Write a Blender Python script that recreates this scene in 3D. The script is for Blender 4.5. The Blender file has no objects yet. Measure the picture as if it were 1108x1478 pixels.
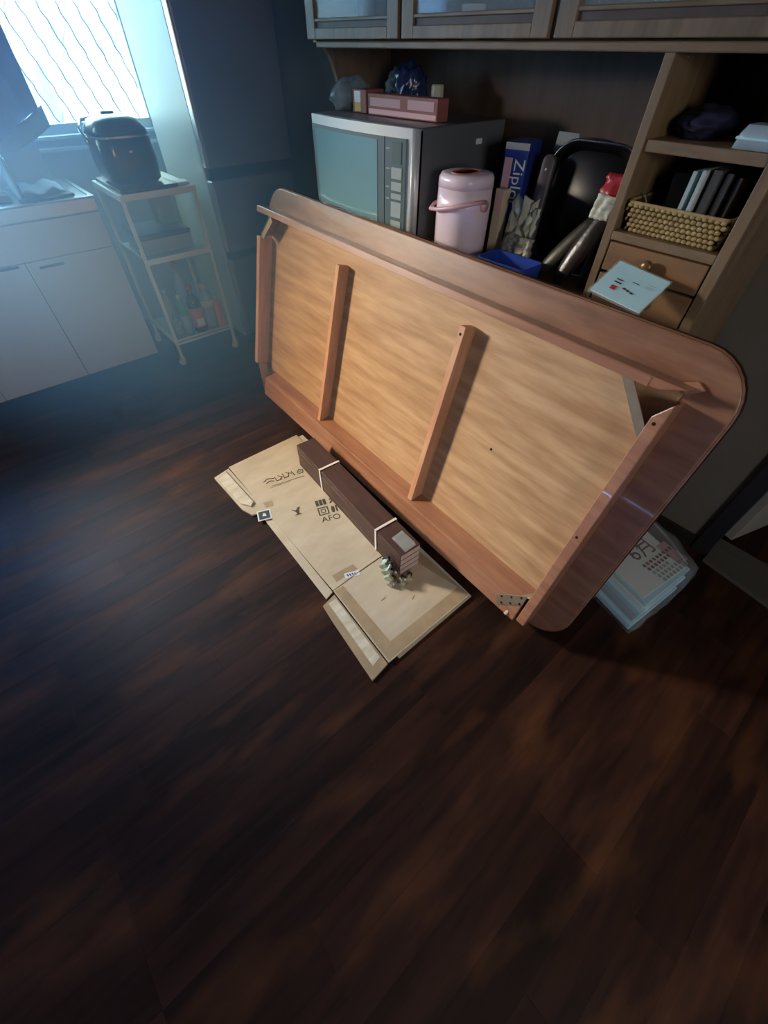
import bpy, bmesh, math, random
from mathutils import Vector, Matrix, Euler, noise
R = math.radians
PI = math.pi
rnd = random.Random(7)
S = bpy.context.scene
COL = S.collection

# ------------------------------------------------------------------ camera
cam_d = bpy.data.cameras.new('camera')
cam = bpy.data.objects.new('camera', cam_d)
COL.objects.link(cam)
S.camera = cam
cam_d.sensor_fit = 'VERTICAL'
cam_d.sensor_height = 24.0
cam_d.lens = 24.0 * 598.695 / 1478.0
cam_d.clip_start = 0.02
A_ = Vector((0.7556, 0.0, 0.0))
UPc = Vector((0.0040, -0.6640, -0.7477)); Ac = Vector((0.7583, -0.4853, 0.4350)); Bc = Vector((-0.6520, -0.5688, 0.5016))
# rows of camera axes in the world: right, down, forward
def _axis(i): return Vector((Ac[i], Bc[i], UPc[i])).normalized()
rt, dn, fw = _axis(0), _axis(1), _axis(2)
dn = (dn - rt * dn.dot(rt)).normalized(); fw = rt.cross(dn)
m = Matrix((rt, -dn, -fw)).transposed().to_4x4()
m.translation = Vector((0, 0, 1.4))
cam.matrix_world = m

# ------------------------------------------------------------------ world, lights, exposure
S.view_settings.view_transform = 'Standard'
S.view_settings.look = 'None'
S.view_settings.gamma = 1.0
S.view_settings.use_curve_mapping = False
S.view_settings.exposure = 0.0
W = bpy.data.worlds.new('sky'); S.world = W; W.use_nodes = True
bg = W.node_tree.nodes['Background']
bg.inputs[0].default_value = (0.16, 0.42, 1.0, 1); bg.inputs[1].default_value = 42.0

def area(name, loc, direction, sx, sy, power, col, portal=False, spread=180):
    l = bpy.data.lights.new(name, 'AREA'); l.shape = 'RECTANGLE'; l.size = sx; l.size_y = sy
    l.energy = power; l.color = col
    l.spread = R(spread)
    if portal: l.cycles.is_portal = True
    o = bpy.data.objects.new(name, l); COL.objects.link(o); o.location = loc
    o.rotation_euler = Vector(direction).to_track_quat('-Z', 'Y').to_euler()
    return o
area('window_portal', (0.40, 3.72, 1.55), (0, -1, 0), 1.6, 0.95, 1, (1, 1, 1), True)
area('assumed_side_key', (-1.0, 3.60, 1.66), (1.80, -2.5, -1.35), 0.36, 0.36, 13.5, (1.0, 0.95, 0.88), False, 44)  # added narrow-beam key light; side source assumed from the table's bar shadows
area('added_rear_fill', (-0.5, -2.12, 1.6), (0.3, 1, -0.2), 0.9, 0.7, 28, (1.0, 0.93, 0.85))  # added warm fill behind the camera; source assumed, no lamp seen there

# ------------------------------------------------------------------ materials
def lin(c):
    return tuple(((v / 255) / 12.92 if v / 255 <= 0.04045 else ((v / 255 + 0.055) / 1.055) ** 2.4) for v in c)
MATS = {}
def mat(name, col, rough=0.5, metal=0.0, var=0.0, scale=(20, 20, 20), bump=0.0, spec=0.5, alpha=1.0, trans=0.0, col2=None, obj_random=0.0, coord='Object', coat=0.0, detail=4):
    if name in MATS: return MATS[name]
    mt = bpy.data.materials.new(name); MATS[name] = mt; mt.use_nodes = True
    nt = mt.node_tree; n = nt.nodes; lk = nt.links
    b = n['Principled BSDF']
    c = lin(col)
    b.inputs['Base Color'].default_value = (*c, 1)
    b.inputs['Roughness'].default_value = rough
    b.inputs['Metallic'].default_value = metal
    b.inputs['Specular IOR Level'].default_value = spec
    b.inputs['Alpha'].default_value = alpha
    b.inputs['Transmission Weight'].default_value = trans
    b.inputs['Coat Weight'].default_value = coat
    if var or bump or col2 or obj_random:
        tc = n.new('ShaderNodeTexCoord'); mp = n.new('ShaderNodeMapping'); mp.inputs['Scale'].default_value = scale
        lk.new(tc.outputs[coord], mp.inputs['Vector'])
        src = mp.outputs['Vector']
        if obj_random:
            oi = n.new('ShaderNodeObjectInfo'); ad = n.new('ShaderNodeVectorMath'); ad.operation = 'ADD'
            ml = n.new('ShaderNodeMath'); ml.operation = 'MULTIPLY'; ml.inputs[1].default_value = 57.0
            lk.new(oi.outputs['Random'], ml.inputs[0]); lk.new(src, ad.inputs[0]); lk.new(ml.outputs[0], ad.inputs[1]); src = ad.outputs[0]
        nz = n.new('ShaderNodeTexNoise'); nz.inputs['Scale'].default_value = 1.0; nz.inputs['Detail'].default_value = detail; nz.inputs['Roughness'].default_value = 0.6
        lk.new(src, nz.inputs['Vector'])
        rp = n.new('ShaderNodeValToRGB')
        c2 = lin(col2) if col2 else tuple(v * (1 - var) for v in c)
        rp.color_ramp.elements[0].position = 0.32; rp.color_ramp.elements[0].color = (*c2, 1)
        rp.color_ramp.elements[1].position = 0.68; rp.color_ramp.elements[1].color = (*c, 1)
        lk.new(nz.outputs['Fac'], rp.inputs['Fac'])
        out = rp.outputs['Color']
        if obj_random:
            hs = n.new('ShaderNodeHueSaturation'); mr = n.new('ShaderNodeMapRange')
            mr.inputs['To Min'].default_value = 1 - obj_random; mr.inputs['To Max'].default_value = 1 + obj_random
            lk.new(oi.outputs['Random'], mr.inputs['Value']); lk.new(mr.outputs[0], hs.inputs['Value']); lk.new(out, hs.inputs['Color']); out = hs.outputs['Color']
        lk.new(out, b.inputs['Base Color'])
        if bump:
            bp = n.new('ShaderNodeBump'); bp.inputs['Strength'].default_value = bump; bp.inputs['Distance'].default_value = 0.004
            lk.new(nz.outputs['Fac'], bp.inputs['Height']); lk.new(bp.outputs['Normal'], b.inputs['Normal'])
    return mt

def floor_mat():
    mt = mat('floor_wood', (58, 33, 24), 0.5, col2=(32, 18, 14), scale=(3.0, 26, 10), obj_random=0.42, bump=0.06, spec=0.20)
    nt = mt.node_tree; n = nt.nodes; lk = nt.links; b = n['Principled BSDF']
    tc = n.new('ShaderNodeTexCoord'); nz = n.new('ShaderNodeTexNoise'); nz.inputs['Scale'].default_value = 4.5; nz.inputs['Detail'].default_value = 6
    # worn varnish in broad patches over the whole floor (world position)
    ge = n.new('ShaderNodeNewGeometry'); mq = n.new('ShaderNodeMapping'); mq.inputs['Scale'].default_value = (0.55, 1.7, 1); lk.new(ge.outputs['Position'], mq.inputs['Vector']); lk.new(mq.outputs[0], nz.inputs['Vector'])
    rp = n.new('ShaderNodeValToRGB'); rp.color_ramp.elements[0].position = 0.52; rp.color_ramp.elements[1].position = 0.74
    lk.new(nz.outputs['Fac'], rp.inputs['Fac'])
    mx = n.new('ShaderNodeMix'); mx.data_type = 'RGBA'
    src = b.inputs['Base Color'].links[0].from_socket
    fm = n.new('ShaderNodeMath'); fm.operation = 'MULTIPLY'; fm.inputs[1].default_value = 0.42
    lk.new(rp.outputs['Color'], fm.inputs[0]); lk.new(fm.outputs[0], mx.inputs[0])
    lk.new(src, mx.inputs[6]); mx.inputs[7].default_value = (*lin((118, 72, 40)), 1)
    lk.new(mx.outputs[2], b.inputs['Base Color'])
    mr = n.new('ShaderNodeMapRange'); mr.inputs['To Min'].default_value = 0.42; mr.inputs['To Max'].default_value = 0.66
    lk.new(nz.outputs['Fac'], mr.inputs['Value']); lk.new(mr.outputs[0], b.inputs['Roughness'])
    return mt

M_floor = floor_mat()
M_sub = mat('subfloor', (22, 14, 12), 0.8)
M_wall = mat('wall_plaster', (104, 98, 86), 0.9, var=0.12, scale=(6, 6, 6), bump=0.1)
M_tile = mat('kitchen_wall', (170, 178, 182), 0.5, var=0.08, scale=(5, 5, 5))
M_ceil = mat('ceiling_board', (165, 165, 160), 0.9, var=0.06, scale=(4, 4, 4))
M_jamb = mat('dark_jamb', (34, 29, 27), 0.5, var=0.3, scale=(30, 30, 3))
M_leaf = mat('door_leaf', (150, 145, 130), 0.7, var=0.1, scale=(14, 14, 3))
M_sill = mat('threshold', (92, 88, 84), 0.6, var=0.2, scale=(30, 6, 6))
M_alu = mat('aluminium', (190, 200, 205), 0.35, metal=0.7)
M_glass = mat('clear_glass', (235, 245, 248), 0.03, trans=1.0, alpha=0.35, spec=0.5)
M_cabglass = mat('cabinet_glass', (200, 215, 220), 0.06, alpha=0.22, spec=0.5)
M_wire = mat('glass_wire', (120, 105, 105), 0.5)
M_ply = mat('plywood', (194, 160, 122), 0.5, col2=(160, 122, 86), scale=(3.0, 26, 8), bump=0.03, spec=0.4)
M_rim = mat('table_rim', (146, 104, 78), 0.40, col2=(112, 74, 54), scale=(4, 26, 10), bump=0.04, spec=0.5, coat=0.12)
M_rimedge = mat('table_edge', (58, 36, 30), 0.22, spec=0.6, var=0.2, scale=(10, 10, 10))
M_apron = mat('apron_wood', (170, 122, 94), 0.34, col2=(142, 96, 72), scale=(4, 40, 40), bump=0.03, spec=0.7, coat=0.4)
M_bar = mat('bar_wood', (206, 160, 128), 0.45, col2=(184, 130, 98), scale=(40, 5, 40), bump=0.03)
M_bracket = mat('bracket_steel', (178, 160, 138), 0.35, metal=0.6, var=0.15, scale=(30, 30, 30))
M_hole = mat('screw_hole_black', (12, 9, 8), 0.9)
M_steel = mat('steel', (180, 182, 180), 0.3, metal=0.9)
M_card = mat('cardboard', (206, 194, 172), 0.85, col2=(190, 176, 152), scale=(5, 14, 5), bump=0.05, spec=0.2)
M_card2 = mat('cardboard_dark', (176, 156, 126), 0.5, col2=(160, 140, 112), scale=(12, 12, 5), spec=0.35)
M_card3 = mat('cardboard_worn', (224, 218, 202), 0.85, col2=(196, 186, 162), scale=(12, 30, 5), spec=0.2)
M_cut = mat('cardboard_cut', (216, 206, 186), 0.8)
M_ink = mat('print_ink', (74, 68, 58), 0.8)
M_inkpale = mat('print_ink_pale', (122, 112, 94), 0.85)
M_white = mat('white_plastic', (225, 228, 230), 0.4)
M_navyink = mat('blue_ink', (60, 80, 170), 0.7)
M_slate = mat('slate_ink', (58, 66, 74), 0.6)
M_beam = mat('beam_brown', (82, 58, 54), 0.5, col2=(66, 45, 43), scale=(30, 4, 30), bump=0.02)
M_beamend = mat('beam_end', (214, 190, 176), 0.7, var=0.15, scale=(20, 20, 60))
M_strap = mat('strap_white', (232, 230, 226), 0.4)
M_bolt = mat('bolt_zinc', (186, 196, 182), 0.3, metal=0.65)
M_boltdark = mat('bolt_dark', (50, 58, 52), 0.4, metal=0.4)
M_film = mat('clear_film', (226, 236, 240), 0.08, alpha=0.16, spec=0.8)
M_film2 = mat('clear_film_crinkled', (224, 236, 240), 0.10, alpha=0.22, spec=0.9, bump=1.0, scale=(24, 24, 24), var=0.1)
M_paperw = mat('paper_white', (244, 248, 248), 0.7, var=0.04, scale=(8, 8, 8))
M_paperb = mat('paper_bluish', (190, 236, 248), 0.6, var=0.08, scale=(10, 10, 10))
M_paperg = mat('paper_grey', (160, 176, 184), 0.7, var=0.1, scale=(10, 10, 10))
M_red = mat('red_print', (190, 52, 60), 0.6)
M_brownink = mat('brown_print', (120, 66, 44), 0.7)
M_fr = mat('fridge_door', (130, 132, 152), 0.32, metal=0.35, spec=0.5)
M_frs = mat('fridge_side', (196, 208, 212), 0.38, metal=0.1)
M_frsheen = mat('fridge_edge_sheen', (200, 205, 210), 0.25, metal=0.7)
M_frg = mat('fridge_gap', (24, 26, 30), 0.6)
M_trol = mat('trolley_white', (214, 220, 222), 0.4)
M_shelf = mat('trolley_shelf', (150, 160, 166), 0.5)
M_dark = mat('dark_plastic', (26, 28, 34), 0.3)
M_cook = mat('cooker_navy', (34, 38, 52), 0.28, coat=0.3)
M_cooktop = mat('cooker_lid', (64, 66, 78), 0.3, coat=0.3)
M_chrome = mat('chrome', (210, 215, 220), 0.15, metal=1.0)
M_cab = mat('counter_laminate', (196, 196, 186), 0.5, var=0.05, scale=(8, 8, 8))
M_groove = mat('groove_dark', (50, 52, 54), 0.7)
M_inox = mat('stainless', (186, 194, 198), 0.28, metal=0.9, var=0.06, scale=(4, 60, 4))
M_cloth = mat('towel_blue', (150, 158, 186), 0.95, var=0.2, scale=(30, 30, 8), bump=0.3)
M_hem = mat('towel_hem', (170, 190, 208), 0.95, var=0.12, scale=(60, 60, 10), bump=0.3)
M_cab_w = mat('hutch_wood', (132, 108, 80), 0.5, col2=(104, 84, 61), scale=(30, 5, 30), bump=0.04)
M_cab_v = mat('hutch_wood_upright', (132, 108, 80), 0.5, col2=(104, 84, 61), scale=(30, 30, 4), bump=0.04)
M_cab_d = mat('hutch_back', (88, 70, 57), 0.55, col2=(72, 56, 46), scale=(20, 20, 3))
M_cab_dr = mat('hutch_drawer', (132, 98, 64), 0.5, col2=(112, 82, 54), scale=(20, 4, 20), bump=0.03)
M_knob = mat('knob_brass', (120, 92, 60), 0.35, metal=0.5)
M_mw = mat('microwave_case', (104, 110, 118), 0.4, metal=0.2)
M_mwf = mat('microwave_silver', (206, 212, 214), 0.35, metal=0.25)
M_mww = mat('microwave_window', (124, 172, 184), 0.16, spec=0.7, coat=0.3)
M_mwp = mat('microwave_panel', (100, 122, 130), 0.3)
M_mwb = mat('microwave_button', (166, 186, 190), 0.5)
M_lcd = mat('lcd_grey', (110, 130, 128), 0.2)
M_pot = mat('pot_pink', (236, 216, 230), 0.25, coat=0.3)
M_potr = mat('pot_rose', (224, 178, 188), 0.3)
M_pottop = mat('pot_recess', (170, 110, 110), 0.4)
M_boxr = mat('box_red', (150, 92, 84), 0.6, var=0.1, scale=(40, 40, 40))
M_boxpink = mat('box_pink', (206, 164, 172), 0.6)
M_boxy = mat('box_yellow', (206, 190, 110), 0.6)
M_bag = mat('clear_bag', (176, 200, 214), 0.15, alpha=0.45, spec=0.9, bump=0.8, scale=(30, 30, 30), var=0.15)
M_bagblue = mat('blue_bag', (44, 66, 116), 0.25, var=0.35, scale=(24, 24, 24), bump=0.8, spec=0.8)
M_blue = mat('box_blue', (34, 58, 140), 0.45)
M_bluebox = mat('bright_blue', (30, 62, 160), 0.5)
M_black = mat('black_plastic', (18, 17, 20), 0.35)
M_blackm = mat('black_matte', (20, 18, 20), 0.7, var=0.3, scale=(30, 30, 30))
M_handset = mat('grey_handset', (80, 76, 84), 0.45)
M_snack = mat('snack_pack', (208, 212, 196), 0.45, var=0.15, scale=(14, 14, 14))
M_snack2 = mat('snack_pattern', (170, 170, 160), 0.45, col2=(50, 54, 58), scale=(60, 60, 60))
M_pkg = mat('brown_pack', (58, 48, 44), 0.3, var=0.4, scale=(20, 20, 20), bump=0.6)
M_pkg2 = mat('olive_pack', (58, 56, 46), 0.4, var=0.4, scale=(16, 16, 16), bump=0.5)
M_pkgred = mat('red_pack', (186, 52, 66), 0.35, var=0.15, scale=(12, 12, 12))
M_navy = mat('navy_cloth', (30, 34, 66), 0.9, var=0.3, scale=(20, 20, 20), bump=0.4)
M_greybag = mat('grey_fabric', (112, 112, 106), 0.9, var=0.2, scale=(16, 16, 16), bump=0.4)
M_tub = mat('clear_tub', (190, 212, 224), 0.2, alpha=0.6, spec=0.8)
M_wicker = mat('wicker', (178, 156, 108), 0.7, col2=(138, 114, 72), scale=(60, 60, 60), bump=0.3)
M_wickerd = mat('wicker_dark', (70, 52, 36), 0.8)
M_file = [mat('file_teal', (110, 150, 150), 0.35), mat('file_white', (196, 206, 204), 0.4), mat('file_grey', (62, 64, 64), 0.5), mat('file_dark', (36, 34, 36), 0.6), mat('file_brown', (64, 54, 44), 0.6)]
M_soy = mat('soy_bottle', (30, 26, 28), 0.1, spec=0.8)
M_orange = mat('label_orange', (216, 120, 84), 0.55)
M_green = mat('bottle_green', (70, 150, 130), 0.2)
M_pale = mat('bottle_pale', (170, 196, 206), 0.2, alpha=0.7)
M_plate = mat('porcelain', (222, 228, 228), 0.25)
M_house = mat('house_wall', (236, 232, 228), 0.9, var=0.05, scale=(2, 2, 2))
M_housew = mat('house_window', (120, 160, 185), 0.4)
M_houser = mat('house_rail', (190, 160, 160), 0.8)
M_ground = mat('outdoor_ground', (150, 148, 140), 0.9)

# ------------------------------------------------------------------ helpers
WM = {}
def wm(o): return WM.get(o.name, Matrix.Identity(4))
class MB:
    flat = False
    def __init__(s): s.b = bmesh.new()
    def merge(s, t, mx=None):
        me = bpy.data.meshes.new('tmp'); t.to_mesh(me); t.free()
        if mx: me.transform(mx)
        s.b.from_mesh(me); bpy.data.meshes.remove(me); return s
    def box(s, lo, hi, bev=0.0, seg=2, mx=None):
        t = bmesh.new(); bmesh.ops.create_cube(t, size=1)
        for v in t.verts: v.co = Vector([(lo[i] + hi[i]) / 2 + v.co[i] * (hi[i] - lo[i]) for i in range(3)])
        if bev: bmesh.ops.bevel(t, geom=t.edges[:], offset=bev, segments=seg, profile=0.5, affect='EDGES')
        return s.merge(t, mx)
    def prism(s, poly, a, b, axis=2, bev=0.0, mx=None):
        """polygon in the two other axes, extruded from a to b along axis"""
        t = bmesh.new(); o = [i for i in range(3) if i != axis]
        def P(p, h):
            c = [0, 0, 0]; c[o[0]] = p[0]; c[o[1]] = p[1]; c[axis] = h; return c
        v0 = [t.verts.new(P(p, a)) for p in poly]; v1 = [t.verts.new(P(p, b)) for p in poly]
        n = len(poly)
        t.faces.new(v0[::-1]); t.faces.new(v1)
        for i in range(n): t.faces.new((v0[i], v0[(i + 1) % n], v1[(i + 1) % n], v1[i]))
        bmesh.ops.recalc_face_normals(t, faces=t.faces[:])
        if bev: bmesh.ops.bevel(t, geom=t.edges[:], offset=bev, segments=2, profile=0.5, affect='EDGES')
        return s.merge(t, mx)
    def loft(s, rings, cap=True, mx=None):
        t = bmesh.new(); V = [[t.verts.new(p) for p in r] for r in rings]; n = len(rings[0])
        for a, b in zip(V, V[1:]):
            for i in range(n): t.faces.new((a[i], a[(i + 1) % n], b[(i + 1) % n], b[i]))
        if cap: t.faces.new(V[0][::-1]); t.faces.new(V[-1])
        bmesh.ops.recalc_face_normals(t, faces=t.faces[:])
        for f in t.faces: f.smooth = not s.flat
        s.flat = False
        return s.merge(t, mx)
    def lathe(s, prof, c=(0, 0, 0), n=20, mx=None):
        s.flat = n <= 8
        return s.loft([[(c[0] + r * math.cos(2 * PI * k / n), c[1] + r * math.sin(2 * PI * k / n), c[2] + z) for k in range(n)] for r, z in prof], True, mx)
    def tube(s, pts, r, n=8, mx=None):
        pts = [Vector(p) for p in pts]; rings = []
        up = Vector((0, 0, 1))
        for i, p in enumerate(pts):
            d = (pts[min(i + 1, len(pts) - 1)] - pts[max(i - 1, 0)]).normalized()
            u = d.cross(up if abs(d.dot(up)) < 0.95 else Vector((1, 0, 0))).normalized(); w = u.cross(d)
            rings.append([p + (u * math.cos(2 * PI * k / n) + w * math.sin(2 * PI * k / n)) * r for k in range(n)])
        return s.loft(rings, True, mx)
    def sheet(s, P, th=0.002, mx=None):
        """thickened grid of points P[i][j]"""
        t = bmesh.new(); V = [[t.verts.new(p) for p in r] for r in P]
        for i in range(len(P) - 1):
            for j in range(len(P[0]) - 1): t.faces.new((V[i][j], V[i + 1][j], V[i + 1][j + 1], V[i][j + 1]))
        bmesh.ops.recalc_face_normals(t, faces=t.faces[:])
        bmesh.ops.solidify(t, geom=t.faces[:], thickness=th)
        for f in t.faces: f.smooth = True
        return s.merge(t, mx)
    def blob(s, c, r, seed=0, amp=0.25, freq=2.0, sub=4, flat=None, mx=None):
        t = bmesh.new(); bmesh.ops.create_icosphere(t, subdivisions=4, radius=1)
        for f in t.faces: f.smooth = True
        for v in t.verts:
            k = 1 + amp * noise.noise(v.co * freq + Vector((seed * 3.1, seed, 0))) + amp * 0.5 * noise.noise(v.co * freq * 2.7 + Vector((seed, 5, seed)))
            v.co = Vector([c[i] + v.co[i] * k * r[i] for i in range(3)])
            if flat is not None and v.co.z < flat: v.co.z = flat
        return s.merge(t, mx)
def rrect(hx, hy, r, z, c=(0, 0), n=5):
    r = min(r, hx, hy); out = []
    for q, (sx, sy) in enumerate(((1, 1), (-1, 1), (-1, -1), (1, -1))):
        for k in range(n + 1):
            a = PI / 2 * (q + k / n)
            out.append((c[0] + sx * (hx - r) + r * math.cos(a), c[1] + sy * (hy - r) + r * math.sin(a), z))
    return out
def put(name, mb, mt, parent=None, local=False, smooth=False):
    """link one mesh object; geometry is in world coordinates unless local"""
    me = bpy.data.meshes.new(name); mb.b.to_mesh(me); mb.b.free()
    o = bpy.data.objects.new(name, me); COL.objects.link(o); me.materials.append(mt)
    M = Matrix.Identity(4)
    if parent:
        o.parent = parent; M = wm(parent)
        if not local: me.transform(M.inverted())
    WM[o.name] = M
    if smooth:
        for p in me.polygons: p.use_smooth = True
    return o
def thing(name, label, cat, loc=(0, 0, 0), rot=None, group=None):
    o = bpy.data.objects.new(name, None); COL.objects.link(o); o.empty_display_size = 0.05
    M = (rot.to_4x4() if rot else Matrix.Identity(4)); M.translation = Vector(loc)
    o.matrix_world = M; WM[o.name] = M
    if label: o['label'] = label; o['category'] = cat
    if group: o['group'] = group
    return o
def tag(o, label, cat, group=None):
    o['label'] = label; o['category'] = cat
    if group: o['group'] = group
    # move the origin of a one-mesh thing to its base
    me = o.data; c = sum((v.co for v in me.vertices), Vector()) / len(me.vertices); c.z = min(v.co.z for v in me.vertices)
    me.transform(Matrix.Translation(-c)); o.location = c; WM[o.name] = Matrix.Translation(c)
    return o
def struct(o): o['kind'] = 'structure'; return o
def text_mesh(txt, size, mx, extrude=0.0003):
    cu = bpy.data.curves.new('txt', 'FONT'); cu.body = txt; cu.size = size; cu.extrude = extrude; cu.align_x = 'CENTER'; cu.align_y = 'CENTER'
    cu.resolution_u = 3
    ob = bpy.data.objects.new('txt', cu); COL.objects.link(ob)
    dg = bpy.context.evaluated_depsgraph_get(); dg.update()
    me = bpy.data.meshes.new_from_object(ob.evaluated_get(dg))
    bpy.data.objects.remove(ob)
    mb = MB(); me.transform(mx); mb.b.from_mesh(me); bpy.data.meshes.remove(me)
    return mb
def basis(x, y, o):
    x = Vector(x).normalized(); y = Vector(y); y = (y - x * y.dot(x)).normalized(); z = x.cross(y)
    M = Matrix((x, y, z)).transposed().to_4x4(); M.translation = Vector(o); return M

# ------------------------------------------------------------------ SETTING
WX = 1.68     # wall behind the hutch
WY = 3.62     # wall with the kitchen window
floor = struct(put('floor', MB().box((-2.6, -2.2, -0.06), (3.2, 3.7, -0.012)), M_sub))
pl_me = None
for r in range(38):
    y = -1.05 + r * 0.1
    off = [0.42, -0.18, 0.12, -0.38, 0.42, 0.42, -0.06][(r * 5) % 7]
    if 11 <= r <= 15: off = 0.40
    for k in range(-2, 3):
        x = off + k * 0.9
        if x + 0.9 < -1.3 or x > 1.62: continue
        if pl_me is None:
            pl_me = put('plank', MB().box((0.0001, 0.0001, -0.012), (0.8999, 0.0999, 0.0), 0.0003, 1), M_floor, floor); o = pl_me
        else:
            o = pl_me.copy(); COL.objects.link(o)
        o.location = (x, y, 0)
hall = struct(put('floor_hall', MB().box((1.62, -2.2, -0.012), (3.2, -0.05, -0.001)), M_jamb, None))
w = MB()   # wall with window 1 (x -0.45..1.25) and assumed, unseen window 2 (x -1.30..-0.70)
for (x0, x1, z0, z1) in ((-2.6, 3.2, 0, 1.05), (-2.6, 3.2, 2.05, 2.45), (-2.6, -1.30, 1.05, 2.05), (-0.70, -0.45, 1.05, 2.05), (-1.30, -0.70, 1.05, 1.36), (-1.30, -0.70, 1.96, 2.05), (1.25, 3.2, 1.05, 2.05)):
    w.box((x0, WY, z0), (x1, WY + 0.12, z1))
struct(put('wall_left', w, M_tile))
w = MB()
w.box((WX, -0.10, 0), (WX + 0.1, WY, 2.45)); w.box((WX, -2.2, 0), (WX + 0.1, -1.0, 2.45)); w.box((WX, -1.0, 2.0), (WX + 0.1, -0.10, 2.45))
struct(put('wall_right', w, M_wall))
struct(put('wall_front', MB().box((-2.6, -2.32, 0), (3.2, -2.2, 2.45)), M_wall))
struct(put('wall_rear', MB().box((-2.7, -2.2, 0), (-2.6, WY, 2.45)), M_wall))
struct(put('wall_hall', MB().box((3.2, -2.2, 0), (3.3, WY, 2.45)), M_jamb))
struct(put('ceiling', MB().box((-2.7, -2.3, 2.45), (3.3, WY + 0.1, 2.55)), M_ceil))
struct(put('baseboard_right', MB().box((WX - 0.012, -0.045, 0), (WX, 0.28, 0.06), 0.002), M_jamb))
# door 1: dark jamb, grey threshold, pale leaf swung into the dark room
d1 = struct(thing('door_1', None, None, (WX, -0.1, 0)))
put('jamb', MB().box((WX - 0.02, -0.105, 0), (WX + 0.12, -0.045, 2.06), 0.004), M_jamb, d1)
put('jamb', MB().box((WX - 0.02, -1.06, 0), (WX + 0.12, -1.0, 2.06), 0.004), M_jamb, d1)
put('head_jamb', MB().box((WX - 0.02, -1.0, 2.0), (WX + 0.12, -0.105, 2.06), 0.004), M_jamb, d1)
put('threshold', MB().prism([(1.628, -0.108), (1.80, -0.108), (1.80, -1.0), (1.50, -1.0)], 0.0, 0.014, 2, 0.003), M_sill, d1)
dv = Vector((0.949, -0.316, 0)); dp = Vector((0.316, 0.949, 0))
o0 = Vector((1.815, -0.145, 0.016))
lf = put('leaf', MB().box((0, 0, 0), (0.82, 0.035, 1.96), 0.003, 2, basis(dv, dp, o0)), M_leaf, d1)
put('leaf_handle', MB().lathe([(0.012, 0), (0.02, 0.02), (0.02, 0.05), (0.004, 0.055)], (0, 0, 0), 12, basis(dp, (0, 0, 1), o0 + dv * 0.75 + Vector((0, 0, 0.95)))), M_steel, lf)

def window(name, x0, x1, z0, z1, y, wires, inward=-1):
    wn = struct(thing(name, None, None, ((x0 + x1) / 2, y, z0)))
    f = MB()
    for a in ((x0, z0, x1, z0 + 0.045), (x0, z1 - 0.045, x1, z1), (x0, z0, x0 + 0.04, z1), (x1 - 0.04, z0, x1, z1)):
        f.box((a[0], y + 0.03, a[1]), (a[2], y + 0.09, a[3]), 0.004)
    put('frame', f, M_alu, wn)
    put('pane', MB().box((x0 + 0.035, y + 0.058, z0 + 0.04), (x1 - 0.035, y + 0.062, z1 - 0.04)), M_glass, wn)
    return wn
w1 = window('window_1', -0.45, 1.25, 1.05, 2.05, WY, True)
put('sill', MB().box((-0.48, WY - 0.035, 1.035), (1.28, WY + 0.05, 1.052), 0.003), M_alu, w1)
put('sill_ledge', MB().box((-0.48, WY - 0.055, 0.985), (1.28, WY + 0.0, 1.004), 0.003), M_alu, w1)
wmesh = None
for fam, (sl, sp, rr) in enumerate(((0.33, 0.090, 0.0034), (-0.55, 0.27, 0.0014))):
    for k in range(-3, 24):
        xb = -0.40 + k * sp
        pts = []
        for j in range(60):
            z = 1.095 + j * 0.0155
            x = xb + (2.0 - z) * sl + 0.0034 * math.sin(z * 75 + k * 0.9) + 0.0015 * math.sin(z * 120 + k)
            if -0.41 < x < 1.21: pts.append((x, WY + 0.055, z))
        if len(pts) > 5:
            put('wire', MB().tube(pts, rr, 4), M_wire, w1)
window('window_2_assumed', -1.30, -0.70, 1.36, 1.96, WY + 0.02, False)  # unseen opening, added and sized around the side key light
# outside: ground and the pale house across the lane
struct(put('ground_outside', MB().box((-12, WY + 0.13, -0.3), (14, 16, -0.2)), M_ground))
hs = thing('house', 'pale neighbouring house seen washed out through the kitchen window', 'building', (3.4, 8.6, -0.2))
put('wall', MB().box((-1.5, 8.6, -0.2), (9.0, 9.0, 1.95)), M_house, hs)
for (x0, x1, z0, z1) in ((1.3, 1.72, 0.55, 1.25), (2.0, 2.7, 1.35, 1.62), (3.0, 3.35, 0.75, 1.35), (0.2, 0.7, 1.0, 1.6)):
    wf = put('window', MB().box((x0 - 0.04, 8.55, z0 - 0.04), (x1 + 0.04, 8.62, z1 + 0.04)), M_houser, hs)
    put('window_pane', MB().box((x0, 8.53, z0), (x1, 8.56, z1)), M_housew, wf)
for z in (0.45, 0.78, 1.05):
    put('rail', MB().box((1.9, 8.42, z), (2.9, 8.46, z + 0.07)), M_houser, hs)
put('roof_edge', MB().box((-1.6, 8.4, 1.95), (9.1, 9.1, 2.05)), M_houser, hs)

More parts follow.
